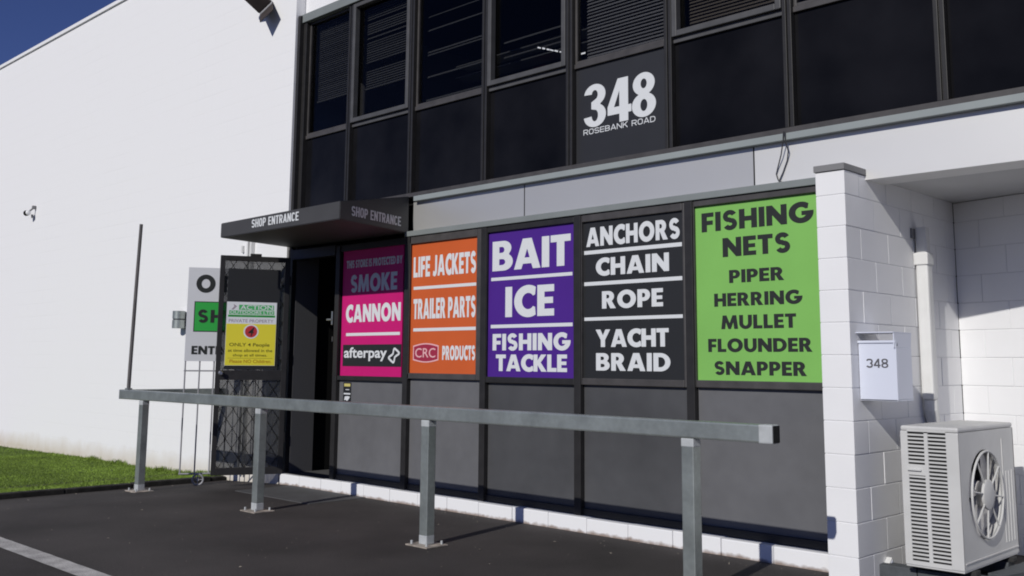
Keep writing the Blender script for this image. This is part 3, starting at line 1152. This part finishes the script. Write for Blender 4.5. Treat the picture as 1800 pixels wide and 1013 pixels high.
# ================================================================== BLOCK PIER AND ALCOVE WALL
def blockwork(o, u, n_in, length, zlist, thick, name, parent, first_full, end_trim=None):
    """running bond blocks; o start point, u along the wall, n_in into the wall"""
    o, u, n_in = Vector(o), Vector(u).normalized(), Vector(n_in).normalized()
    T = Matrix((u, n_in, Vector((0, 0, 1)))).transposed().to_4x4()
    T.translation = o
    mb = MB()
    for k, (za, zb_) in enumerate(zlist):
        full = (k % 2 == 0) == first_full
        x = 0.0
        w = .40 if full else .20
        while x < length-.01:
            x1 = min(x+w, length)
            j = .0014*random.uniform(-1, 1)
            mb.box(x+(.0 if x == 0 else .0025), x1-(.0025 if x1 < length else 0), j, thick, za+.0022, zb_-.0022, .0035, T)
            x = x1
            w = .40
    b = mb.build(name, "white_paint", parent)
    mb = MB()
    mb.box(.0035, length-.002, .0035, thick-.0035, zlist[0][0], zlist[-1][1]-.005, 0, T)
    mb.build("mortar", "mortar", parent)
    return b
pier = thing("block_pier", "white painted concrete block pier with grey cap right of the green sign", "wall", (0, 0, -.03))
zl = [(-.09+.2*k, .11+.2*k) for k in range(12)]+[(2.31, 2.464)]
random.seed(31)
blockwork((0, 0, 0), (0, 1, 0), (-1, 0, 0), 1.755, zl, .194, "blockwork", pier, False)
mb = MB()
mb.box(-.200, .007, -.012, .298, 2.4645, 2.506, .003)
mb.build("cap_flashing", "flash_grey", pier)
alc = thing("alcove_wall", "white painted block wall at the back of the alcove behind the heat pump", "wall", (0, 1.76, -.03))
ca, sa = math.cos(R(14)), math.sin(R(14))
zl2 = [(-.09+.2*k, .11+.2*k) for k in range(12)]+[(2.31, 2.458)]
blockwork((.002, 1.756, 0), (ca, -sa, 0), (sa, ca, 0), 4.4, zl2, .19, "blockwork", alc, True)

# ================================================================== HANDRAIL
hr = thing("handrail", "galvanised steel handrail on four posts in front of the shop", "railing", (-2.7, -1.06, -.03))
YF = -1.10
mb = MB()
mb.box(-7.60, .085, YF, YF+.072, .838, .934, .010)
# rounded left end turning into the return rail
mb.box(-7.66, -7.588, YF+.03, .15, .838, .934, .010)
n = 10
outer = arc(-7.59, YF+.07, .07, .07, 180, 270, n)
mb.prism([outer+[(-7.589, YF+.0705)]], (0, 0, .838), (1, 0, 0), (0, 1, 0), (0, 0, 1), .096)
mb.build("rail", "galv", hr)
mb = MB()
mb.box(.0, .0845, YF-.0015, YF+.0735, .8365, .9355, .009)
mb.build("primer_sleeve", "galv_bright", hr)
mb = MB()
mb.box(.0858, .0885, YF+.004, YF+.068, .842, .930, .003)
mb.build("end_plug", "black_flat", hr)
post_x = [-7.10, -4.89, -2.68, -.45]
for i, x in enumerate(post_x):
    gz_ = asphalt_z(x)
    mb = MB()
    mb.box(x-.041, x+.041, YF+.003, YF+.075, gz_+.011, .8375, .006)
    p_ = mb.build("post", "galv", hr)
    mb = MB()
    h = .05
    mb.box(x-.042, x+.042, YF+.002, YF+.076, .79, .8377, .006)
    if i < 3:
        mb.box(x-.042, x+.042, YF+.002, YF+.076, gz_+.0115, gz_+.075, .006)
    build_each(mb, "primer_patch", "galv_bright", p_)
    mb = MB()
    mb.box(x-.115, x+.115, YF-.06, YF+.14, gz_+.001, gz_+.011, .003, None)
    bp_ = mb.build("base_plate", "rusty_plate", p_)
    mb = MB()
    for dx in (-.08, .08):
        for dy in (-.03, .11):
            mb.tube([(x+dx, YF+dy, gz_+.011), (x+dx, YF+dy, gz_+.035)], .009, 6)
    build_each(mb, "anchor_bolt", "galv_bright", p_)

t = thing("thin_pole", "thin grey pole standing at the far left end of the handrail", "pole", (-7.6, -1.0, .85))
mb = MB()
mb.tube([(-7.607, -1.0, .845), (-7.598, -1.0, 1.2), (-7.568, -1.0, 2.0), (-7.535, -1.0, 2.70)], [.020, .020, .019, .018], 10)
mb.build("shaft", "pole_grey", t, smooth=True)
mb = MB()
mb.box(-7.635, -7.575, -1.027, -.972, .90, .95, .004)
mb.build("clamp", "galv", t)

# ================================================================== SECURITY DOOR AND NOTICE
Hn, Ou = Vector((-6.42, .17, 0)), Vector((-6.744, -.48, 0))
gu = (Hn-Ou)
GW = gu.length
gu.normalize()
gn = gu.cross(Vector((0, 0, 1)))       # towards the camera side
Tg = Matrix((gu, -gn, Vector((0, 0, 1)))).transposed().to_4x4()
Tg.translation = Ou
sd = thing("security_door", "open black security door with diamond mesh and a dark board", "door", (Hn.x, Hn.y, .07))
Z0, Z1 = .075, 2.352
mb = MB()
mb.box(0, .05, -.02, .02, Z0, Z1, .004, Tg)
mb.box(GW-.055, GW, -.02, .02, Z0, Z1, .004, Tg)
mb.box(.05, GW-.055, -.02, .02, Z1-.055, Z1, .004, Tg)
mb.box(.05, GW-.055, -.02, .02, Z0, Z0+.075, .004, Tg)
mb.box(.05, GW-.055, -.021, .021, 1.045, 1.15, .004, Tg)
mb.box(GW*.42, GW*.58, -.018, .018, Z1, Z1+.028, .004, Tg)
mb.build("frame", "black_alu", sd)
mb = MB()
mb.box(.051, GW-.056, .006, .008, Z0+.076, 1.044, 0, Tg)
mb.box(.051, GW-.056, .006, .008, 1.151, Z1-.056, 0, Tg)
mb.build("screen", "screen", sd)
# diamond mesh
mb = MB()
def clip_seg(p, q, x0, x1, z0, z1):
    t0, t1 = 0.0, 1.0
    d = (q[0]-p[0], q[1]-p[1])
    for pp, dd, lo, hi in ((p[0], d[0], x0, x1), (p[1], d[1], z0, z1)):
        if abs(dd) < 1e-9:
            if pp < lo or pp > hi:
                return None
            continue
        a, b = (lo-pp)/dd, (hi-pp)/dd
        if a > b:
            a, b = b, a
        t0, t1 = max(t0, a), min(t1, b)
    if t1-t0 < .02:
        return None
    return (p[0]+d[0]*t0, p[1]+d[1]*t0), (p[0]+d[0]*t1, p[1]+d[1]*t1)
def g3(x, z, y):
    return Ou+gu*x-gn*y+Vector((0, 0, z))
DX, DZ = .132, .20
for zlo, zhi in ((Z0+.07, 1.05), (1.145, Z1-.05)):
    for s_ in (1, -1):
        for k in range(-14, 24):
            x = k*DX
            p = (x, zlo-.3)
            q = (x+s_*(zhi-zlo+.6)*DX/DZ, zhi+.3)
            c = clip_seg(p, q, .045, GW-.05, zlo, zhi)
            if c:
                a, b = c
                mb.tube([g3(a[0], a[1], -.004+.003*s_), g3(b[0], b[1], -.004+.003*s_)], .0034, 5)
mb.build("diamond_mesh", "black_flat", sd)
mb = MB()
mb.box(.085, GW-.10, -.0165, -.0115, 1.155, 2.215, 0, Tg)
mb.build("backing_board", "sign_black", sd)
mb = MB()
c0 = g3(.055, 1.118, -.02)
mb.tube([c0, c0+gn*.012, c0+gn*.03, c0+gn*.045, c0+gn*.055], [.028, .026, .018, .026, .016], 14)
mb.build("door_knob", "steel", sd, smooth=True)
mb = MB()
for zz in (.45, 1.3, 2.1):
    mb.tube([Hn+Vector((.005, 0, zz-.05)), Hn+Vector((.005, 0, zz+.05))], .014, 8)
build_each(mb, "hinge", "black_alu", sd)

NY = -.024
no = thing("notice_sign", "white and yellow private property notice hung on the open security door", "sign", tuple(g3(.35, 1.19, NY)))
x0, x1 = .085, .600
z0, z1 = 1.195, 1.862
fg = dict(o=g3(0, 0, NY), u=gu, v=(0, 0, 1), n=gn)
def on_gate(loops, d0, d1, name, m, parent):
    mb = MB()
    mb.prism(loops, g3(0, 0, NY)+gn*d0, gu, (0, 0, 1), gn, d1-d0)
    return mb.build(name, m, parent)
def rect(a, b, c, d):
    return [(a, c), (b, c), (b, d), (a, d)]
on_gate([rect(x0, x1, z0, z1)], 0, .004, "board", "notice_white", no)
zy = z0+(z1-z0)*.655
on_gate([rect(x0+.003, x1-.003, z0+.003, zy)], .0041, .005, "yellow_field", "notice_yellow", no)
W_ = x1-x0
Hh = z1-z0
fz = lambda v: z1-v*Hh          # v = fraction from the top
fx = lambda h_: x0+h_*W_
ft = dict(fg, o=g3(0, 0, NY)+gn*.0051)
fw = dict(fg, o=g3(0, 0, NY)+gn*.0042)
on_gate([rect(fx(.24), fx(.94), fz(.125), fz(.045))], .0041, .0046, "name_band", "pale_green", no)
on_gate([rect(fx(.05), fx(.95), fz(.195), fz(.135))], .0041, .0046, "name_band", "pale_green", no)
on_gate([rect(fx(.03), fx(.97), fz(.238), fz(.205))], .0041, .0046, "name_band", "bright_green", no)
fb = dict(fg, o=g3(0, 0, NY)+gn*.0047)
sans_text("ACTION", fx(.27), fx(.92), fz(.118), fz(.05), 0, "notice_white", no, frame=fb, th=.0008, bold=.01)
sans_text("OUTDOORS LTD", fx(.07), fx(.93), fz(.188), fz(.14), 0, "notice_white", no, frame=fb, th=.0008, bold=.01)
sans_text("FISHING  HUNTING  OUTDOORS", fx(.06), fx(.94), fz(.231), fz(.212), 0, "letter_dark", no, frame=fb, th=.0008)
on_gate([[(fx(.09), fz(.12)), (fx(.13), fz(.125)), (fx(.20), fz(.07)), (fx(.13), fz(.035)), (fx(.145), fz(.075))]], .0041, .0046, "emblem", "ink_grey", no)
sans_text("PRIVATE PROPERTY", fx(.05), fx(.94), fz(.322), fz(.272), 0, "ink_grey", no, frame=fw, th=.0008, bold=.006)
ccx, ccz = fx(.50), fz(.465)
on_gate([[(ccx+.078*math.cos(a), ccz+.075*math.sin(a)) for a in [2*math.pi*k/32 for k in range(32)]]], .0051, .0056, "ring", "notice_white", no)
on_gate([[(ccx+.063*math.cos(a), ccz+.062*math.sin(a)) for a in [2*math.pi*k/32 for k in range(32)]]], .0057, .0062, "red_disc", "notice_red", no)
sans_text("4", ccx-.032, ccx+.034, ccz-.047, ccz+.047, 0, "letter_dark", no, frame=dict(fg, o=g3(0, 0, NY)+gn*.0063), th=.0008, bold=.01, shear=.3)
sans_text("ONLY 4 People", fx(.08), fx(.88), fz(.715), fz(.645), 0, "ink_olive", no, frame=ft, th=.0008, bold=.012)
sans_text("at time allowed in the", fx(.06), fx(.94), fz(.785), fz(.74), 0, "ink_olive", no, frame=ft, th=.0008, bold=.01)
sans_text("shop at all times.", fx(.16), fx(.84), fz(.868), fz(.815), 0, "ink_olive", no, frame=ft, th=.0008, bold=.01)
on_gate([rect(fx(.06), fx(.95), fz(.886), fz(.882))], .0051, .0056, "rule", "ink_olive", no)
sans_text("Please NO Children.", fx(.10), fx(.93), fz(.958), fz(.905), 0, "ink_orange", no, frame=ft, th=.0008, bold=.01)

# ================================================================== BARRED GATE WITH OPEN SIGN (behind the security door)
Go = Vector((-7.34, -.52, 0))
Gh = Vector((-6.96, .155, 0))
bu = (Gh-Go)
BW = bu.length
bu.normalize()
bn = bu.cross(Vector((0, 0, 1)))
def b3(x, z, y=0):
    return Go+bu*x+bn*y+Vector((0, 0, z))
bgt = thing("barred_gate", "grey steel bar gate on a small wheel, standing behind the security door", "gate", (Gh.x, Gh.y, 0))
zt_ = 2.10
mb = MB()
for k in range(6):
    x = .012+k*(BW-.03)/5
    mb.tube([b3(x, .045), b3(x, zt_)], .0085, 8)
mb.tube([b3(0, .045), b3(BW, .045)], .010, 8)
mb.tube([b3(0, 1.135), b3(BW, 1.135)], .0075, 8)
mb.tube([b3(0, zt_), b3(BW, zt_)], .010, 8)
mb.build("bars", "gate_bar", bgt, smooth=True)
mb = MB()
wc = b3(.20, asphalt_z(-7.25)+.062, .03)
ring = [wc+bu*.055*math.cos(2*math.pi*k/24)+Vector((0, 0, .055*math.sin(2*math.pi*k/24))) for k in range(25)]
mb.tube(ring, .010, 8, caps=False)
mb.tube([wc-bn*.02, wc+bn*.012], .016, 8)
for a in range(4):
    d = bu*math.cos(a*math.pi/2)+Vector((0, 0, math.sin(a*math.pi/2)))
    mb.tube([wc, wc+d*.05], .005, 5)
mb.build("wheel", "gate_bar", bgt, smooth=True)
osn = thing("open_sign", "white board reading open shop entry, partly hidden behind the security door", "sign", tuple(b3(.38, 1.24, .02)))
fo = dict(o=b3(0, 0, .0225), u=bu, v=(0, 0, 1), n=bn)
mb = MB()
mb.prism([[(.0, 1.238), (BW-.02, 1.238), (BW-.02, 2.255), (.0, 2.255)]], b3(0, 0, .012), bu, (0, 0, 1), bn, .010)
mb.build("board", "board_white", osn)
block_text("O", .084, .285, 1.985, 2.175, 0, "letter_dark", osn, frame=fo)
block_text("PEN", .365, .750, 1.990, 2.170, 0, "letter_dark", osn, frame=fo)
mb = MB()
mb.prism([[(.075, 1.555), (BW-.05, 1.555), (BW-.05, 1.885), (.075, 1.885)]], b3(0, 0, .0223), bu, (0, 0, 1), bn, .0008)
mb.build("green_field_edge", "letter_dark", osn)
mb = MB()
mb.prism([[(.085, 1.565), (BW-.06, 1.565), (BW-.06, 1.875), (.085, 1.875)]], b3(0, 0, .0232), bu, (0, 0, 1), bn, .0008)
mb.build("green_field", "bright_green", osn)
block_text("SHOP", .115, .70, 1.655, 1.795, 0, "letter_dark", osn, frame=dict(fo, o=b3(0, 0, .0242)), gap=.16)
block_text("ENTRY", .068, .50, 1.312, 1.402, 0, "letter_dark", osn, frame=fo)

# ================================================================== SMALL THINGS ON THE WHITE WALL
t = thing("electrical_box", "small grey cylindrical electrical box on the white wall left of the open sign", "electrical box", (-8.7, .18, 1.65))
mb = MB()
mb.tube([(-8.72, .10, 1.635), (-8.72, .10, 1.735)], .075, 16)
mb.tube([(-8.72, .10, 1.75), (-8.72, .10, 1.845)], .075, 16)
mb.build("housing", "galv", t, smooth=True)
mb = MB()
mb.tube([(-8.72, .10, 1.735), (-8.72, .10, 1.75)], .066, 16)
mb.box(-8.75, -8.69, .10, .18, 1.66, 1.82)
mb.build("seam", "cable_dark", t)
t = thing("wall_conduit", "vertical white conduit on the white wall below the canopy", "pipe", (-7.22, .15, .2))
mb = MB()
mb.box(-7.262, -7.235, .13, .18, .0, 2.62, .003)
mb.box(-7.205, -7.165, .13, .18, .0, 2.62, .003)
build_each(mb, "duct", "pvc_white", t)
mb = MB()
mb.box(-7.29, -7.15, .126, .18, 2.60, 2.66, .01)
mb.box(-7.42, -7.39, .15, .18, 2.48, 2.56, .006)
mb.build("bracket", "pvc_white", t)

t = thing("security_camera", "white bullet security camera high on the white wall", "camera", (-13.9, .18, 3.55))
mb = MB()
mb.box(-13.885, -13.835, .12, .18, 3.645, 3.70, .012)
mb.tube([(-13.86, .13, 3.65), (-13.865, .09, 3.61), (-13.87, .08, 3.60)], .014, 10)
mb.tube([(-13.865, .14, 3.50), (-13.865, .13, 3.555)], .018, 10)
mb.build("bracket", "flash_grey", t, smooth=True)
d = Vector((-1, -.55, -.15)).normalized()
c0 = Vector((-13.845, .08, 3.58))
mb = MB()
mb.tube([c0, c0+d*.012, c0+d*.035], [.03, .042, .044], 16)
mb.build("camera_body", "white_paint", t, smooth=True)
mb = MB()
mb.tube([c0+d*.0355, c0+d*.075, c0+d*.092], [.046, .045, .033], 16)
mb.build("lens_hood", "black_flat", t, smooth=True)

t = thing("floodlight", "dark floodlight near the top right of the white wall", "floodlight", (-6.9, .1, 5.2))
e1 = Vector((.0565, .8506, -.5227)).normalized()
e2 = Vector((.7225, .3265, .6095))
e2 = (e2-e1*e2.dot(e1)).normalized()
e3 = e1.cross(e2)
Tf = Matrix((e1, e2, e3)).transposed().to_4x4()
Tf.translation = Vector((-7.125, .085, 5.24))
mb = MB()
mb.box(-.50, -.012, 0, .205, -.09, 0, .015, Tf)
mb.build("housing", "dark_brown", t)
mb = MB()
mb.box(-.011, .003, .005, .20, -.05, .004, .002, Tf)
mb.build("rim", "white_paint", t)
mb = MB()
mb.box(.0035, .012, -.003, .208, -.05, .26, .003, Tf)
mb.build("visor", "dark_brown", t)
mb = MB()
mb.tube([(-7.08, .18, 5.46), (-7.08, .02, 5.47), (-7.08, -.06, 5.42)], .016, 8)
mb.build("bracket", "steel", t)

# ================================================================== ALCOVE THINGS
t = thing("mailbox", "white metal mailbox numbered 348 on the side of the pier", "mailbox", (0, .2, 1.04))
mb = MB()
mb.box(.004, .240, .098, .112, 1.036, 1.378, .003)           # front
mb.box(.004, .240, .098, .318, 1.036, 1.046, .002)           # floor
mb.box(.229, .240, .113, .318, 1.047, 1.356, .002)           # right side
mb.box(.0, .011, .113, .318, 1.047, 1.36, .002)              # left side on the wall
mb.box(.012, .228, .307, .318, 1.047, 1.36, .002)            # back
mb.build("body", "mailbox_white", t)
mb = MB()
mb.box(.002, .240, .088, .097, 1.384, 1.399, .003)
mb.box(.004, .240, .0975, .118, 1.372, 1.3995, .003)
mb.build("slot_flap", "mailbox_white", t)
mb = MB()
mb.box(.004, .238, .105, .125, 1.366, 1.385)
mb.build("slot", "black_flat", t)
mb = MB()
mb.prism([[(.083, 1.357), (.320, 1.357), (.335, 1.444), (.083, 1.444)]], (.231, 0, 0), (0, 1, 0), (0, 0, 1), (1, 0, 0), .006)
mb.box(-.001, .2365, .075, .338, 1.4445, 1.451, .002)
mb.build("lid", "mailbox_white", t)
mono_text("348", .050, .188, 1.234, 1.289, .098, "letter_grey", t, .74, .17)

t = thing("downpipe", "white plastic downpipe on the alcove side wall behind the mailbox", "pipe", (.05, 1.04, .8))
mb = MB()
mb.box(.010, .094, 1.0, 1.09, 1.02, 1.95, .018)
mb.tube([(.052, 1.045, 1.02), (.052, 1.047, .96), (.048, 1.08, .89), (.03, 1.16, .82)], .046, 14)
mb.box(.012, .088, 1.01, 1.085, 1.95, 2.20, .016)
mb.build("pipe", "pvc_white", t)
mb = MB()
mb.box(.004, .100, .99, 1.10, 1.935, 2.02, .008)
mb.build("collar", "pvc_white", t)
mb = MB()
mb.box(.001, .012, .96, 1.02, 2.12, 2.19, .003)
mb.build("wall_plate", "flash_grey", t)

# heat pump outdoor unit
ac = thing("heat_pump", "cream outdoor heat pump unit with round fan guard beside the pier", "heat pump", (.37, .65, .05))
AX0, AX1, AY0, AY1, AZ0, AZ1 = .205, .545, .185, 1.10, .088, .893
mb = MB()
th = .016
# top, back, left, bottom
mb.box(AX0, AX1, AY0, AY1, AZ1-.03, AZ1, .012)
mb.box(AX0, AX1, AY1-th, AY1, AZ0, AZ1-.031, .003)
mb.box(AX0, AX0+th, AY0+.02, AY1-th-.001, AZ0, AZ1-.031, .003)
mb.box(AX0+.002, AX1-.002, AY0+.002, AY1-th-.002, AZ0-.012, AZ0+.02, .004)
# side with the fan opening (faces +X)
fy, fzc, fr_ = .565, .487, .262
hole = [(fy+fr_*math.cos(2*math.pi*k/48), fzc+fr_*math.sin(2*math.pi*k/48)) for k in range(48)]
mb.prism([[(AY0, AZ0), (AY1-.002, AZ0), (AY1-.002, AZ1-.031), (AY0, AZ1-.031)], hole], (AX1-.014, 0, 0), (0, 1, 0), (0, 0, 1), (1, 0, 0), .014)
# vertical ribs right of the fan
for k in range(4):
    yy = .875+k*.05
    za, zb_ = (.17, .80) if k == 0 else (.17, .60)
    mb.box(AX1, AX1+.004, yy, yy+.007, za, zb_)
mb.box(AX1, AX1+.005, AY0+.02, AY1-.02, AZ0+.035, AZ0+.042)
mb.build("casing", "ac_cream", ac)
mb = MB()
# louvred end (faces the car park, -Y)
c1a, c1b, c2a, c2b = .248, .346, .368, .472
ztop, zbot = .868, .112
yl0, yl1 = AY0-.004, AY0+.012
mb.box(AX0, c1a, yl0, yl1, AZ0, AZ1-.031, .004)
mb.box(c1b, c2a, yl0, yl1, AZ0+.02, AZ1-.04, .002)
mb.box(c2b, AX1, yl0, yl1, AZ0, AZ1-.031, .006)
mb.box(c1a-.002, c2b+.002, yl0+.0005, yl1, ztop, AZ1-.031, .002)
mb.box(c1a-.002, c2b+.002, yl0+.0005, yl1, AZ0, zbot, .002)
ns = 34
pz = (ztop-zbot)/ns
for k in range(ns):
    z = zbot+k*pz
    for a, b in ((c1a, c1b), (c2a, c2b)):
        if a == c1a and .60 < z < .665:
            continue
        mb.box(a-.002, b+.002, yl0+.003, yl1-.001, z+pz*.52, z+pz*.98, .0015)
mb.box(c1a-.002, c1b+.002, yl0+.001, yl1, .605, .668, .003)
mb.build("louvre_panel", "ac_cream", ac)
mb = MB()
mb.box(c1a-.002, c1b-.02, yl0-.012, yl0, .632, .640, .001)
mb.build("handle_grip", "ac_cream", ac)
mb = MB()
mb.box(AX0+.018, AX1-.0145, AY0+.013, AY0+.02, AZ0+.02, AZ1-.032)
mb.box(AX0+.03, AX0+.04, AY0+.021, AY1-.02, AZ0+.022, AZ1-.032)
mb.build("coil", "ac_dark", ac)
mb = MB()
xg = AX1+.016
ringp = [(xg, fy+.255*math.cos(2*math.pi*k/48), fzc+.255*math.sin(2*math.pi*k/48)) for k in range(49)]
mb.tube(ringp, .007, 8, caps=False)
for k in range(8):
    a = R(90+45*k-8)
    mb.tube([(xg, fy+.07*math.cos(a), fzc+.07*math.sin(a)), (xg, fy+.255*math.cos(a), fzc+.255*math.sin(a))], .0055, 6)
mb.build("fan_guard", "ac_cream", ac, smooth=True)
mb = MB()
mb.tube([(xg-.008, fy, fzc), (xg+.006, fy, fzc), (xg+.010, fy, fzc)], [.088, .088, .08], 28)
mb.build("guard_hub", "ac_cream", ac, smooth=True)
mb = MB()
cyl = [[(x, fy+.258*math.cos(2*math.pi*k/48), fzc+.258*math.sin(2*math.pi*k/48)) for k in range(49)] for x in (AX1-.014, AX1-.12)]
for k in range(48):
    mb.poly([cyl[0][k], cyl[0][k+1], cyl[1][k+1], cyl[1][k]])
mb.build("fan_shroud", "fan_grey", ac, smooth=True)
mb = MB()
mb.tube([(AX1-.10, fy, fzc), (AX1-.03, fy, fzc)], .075, 20)
for k in range(4):
    a0 = 2*math.pi*k/4+.35
    rows = []
    for i in range(9):
        a = a0+i*.155
        rows.append([(AX1-.055+.0045*i, fy+r_*math.cos(a), fzc+r_*math.sin(a)) for r_ in (.07, .15, .225, .246)])
    for i in range(8):
        for j in range(3):
            mb.poly([rows[i][j], rows[i+1][j], rows[i+1][j+1], rows[i][j+1]])
mb.build("fan", "fan_grey", ac, smooth=True)
mb = MB()
for yy in (.30, .92):
    mb.box(AX0-.01, AX1+.02, yy, yy+.07, .046, AZ0-.0125, .004)
build_each(mb, "foot", "ac_dark", ac)

# dark pavers under and beside the unit
random.seed(12)
def paver(x, y, rz, sx, sy, label):
    mb = MB()
    mb.box(-sx/2, sx/2, -sy/2, sy/2, 0, .076, .006)
    o = mb.build("paver", "paver")
    o.location = (x, y, -.0305)
    o.rotation_euler = (0, 0, R(rz))
    return tag(o, label, "paver", "dark pavers under the heat pump")
px_ = [(.10, .30, 0), (.335, .27, 2), (.57, .28, -2)]
paver(.11, .33, 3, .225, .11, "dark grey paver by the pier foot, left of the heat pump corner")
paver(.345, .33, 0, .225, .11, "dark grey paver under the louvred end of the heat pump")
paver(.585, .345, -4, .225, .11, "dark grey paver at the near right corner of the heat pump")
paver(.63, .59, 82, .225, .11, "dark grey paver along the fan side, nearest the front corner")
paver(.64, .83, 86, .225, .11, "dark grey paver along the fan side, below the middle of the fan guard")
paver(.65, 1.07, 88, .225, .11, "dark grey paver along the fan side, farthest to the back")
paver(.37, .955, 0, .34, .11, "long dark grey paver under the rear foot of the heat pump")
paver(.79, .45, 60, .225, .11, "loose dark grey paver lying apart from the row by the fan side")

t = thing("socket_box", "small tilted white plastic box low on the pier side", "box", (.02, .36, .03))
Tb = Matrix.Translation((.02, .37, .035)) @ Matrix.Rotation(R(38), 4, 'X')
mb = MB()
mb.box(-.018, .018, -.03, .03, -.03, .03, .006, Tb)
mb.build("box_shell", "pvc_white", t)
mb = MB()
mb.box(.0185, .022, -.02, .02, -.02, .02, .002, Tb)
mb.build("cover_plate", "mailbox_white", t)

# cable loop from the window sill
mb = MB()
pts = [(-.535, .23, 2.83), (-.545, .24, 2.77), (-.575, .262, 2.68), (-.615, .285, 2.60), (-.632, .29, 2.555), (-.622, .29, 2.52), (-.605, .28, 2.497), (-.56, .285, 2.485)]
mb.tube(pts, .0042, 6)
pts = [(-.525, .23, 2.83), (-.528, .24, 2.76), (-.525, .27, 2.70), (-.545, .29, 2.64), (-.58, .29, 2.56), (-.61, .285, 2.50)]
mb.tube(pts, .0042, 6)
tag(mb.build("hanging_cable", "cable_dark", smooth=True), "thin dark cable looping down from the sill over the white beam", "cable")

# fine pale grit lying on the asphalt
rg = np.random.default_rng(8)
mb = MB()
for i in range(220):
    x = rg.uniform(-7.4, 1.2)
    y = rg.uniform(-3.3, .10) if i % 3 else .10-abs(rg.normal(0, .12))
    if y > -.1 and x > -.2:
        continue
    r = rg.uniform(.0012, .0034)
    z = asphalt_z(x)+.0005
    a = rg.uniform(0, 6.28)
    P4 = [(x+r*math.cos(a+k*2.09)*rg.uniform(.7, 1.3), y+r*math.sin(a+k*2.09)*rg.uniform(.7, 1.3), z) for k in range(3)]
    top = mb.bm.verts.new((x, y, z+r*1.1))
    bs = [mb.bm.verts.new(p) for p in P4]
    for k in range(3):
        mb.bm.faces.new((bs[k], bs[(k+1) % 3], top))
g_ = setting(mb.build("grit", "leaf_dry"), "stuff")
tag(g_, "fine pale grit scattered over the dark asphalt", "grit")

# dry leaves on the asphalt
random.seed(44)
mb = MB()
mb.poly([(-.02, -.004, 0), (0, -.012, .004), (.022, 0, .002), (.004, .011, .006)])
lf = mb.build("dry_leaf", "leaf_dry")
spots = [(-6.6, -.95), (-6.05, -1.55), (-5.6, -1.75), (-4.45, -2.55), (-5.35, -2.15), (-7.3, -.9), (-7.45, -1.55), (-7.2, -2.1), (-2.15, -.30), (-2.3, -.9), (-1.9, -1.2), (-2.9, -2.4), (-1.6, -.35), (-6.2, -.35), (-7.4, -.55), (-3.3, -.4)]
first = True
for x, y in spots:
    o = lf if first else lf.copy()
    if not first:
        COL.objects.link(o)
    first = False
    o.location = (x, y, asphalt_z(x)+.003)
    o.rotation_euler = (random.uniform(-.1, .1), random.uniform(-.1, .1), random.uniform(0, 6.28))
    s_ = random.uniform(.35, .95)
    o.scale = (s_, s_, s_)
    tag(o, "small pale dry leaf lying on the dark asphalt", "leaf", "dry leaves scattered on the asphalt")
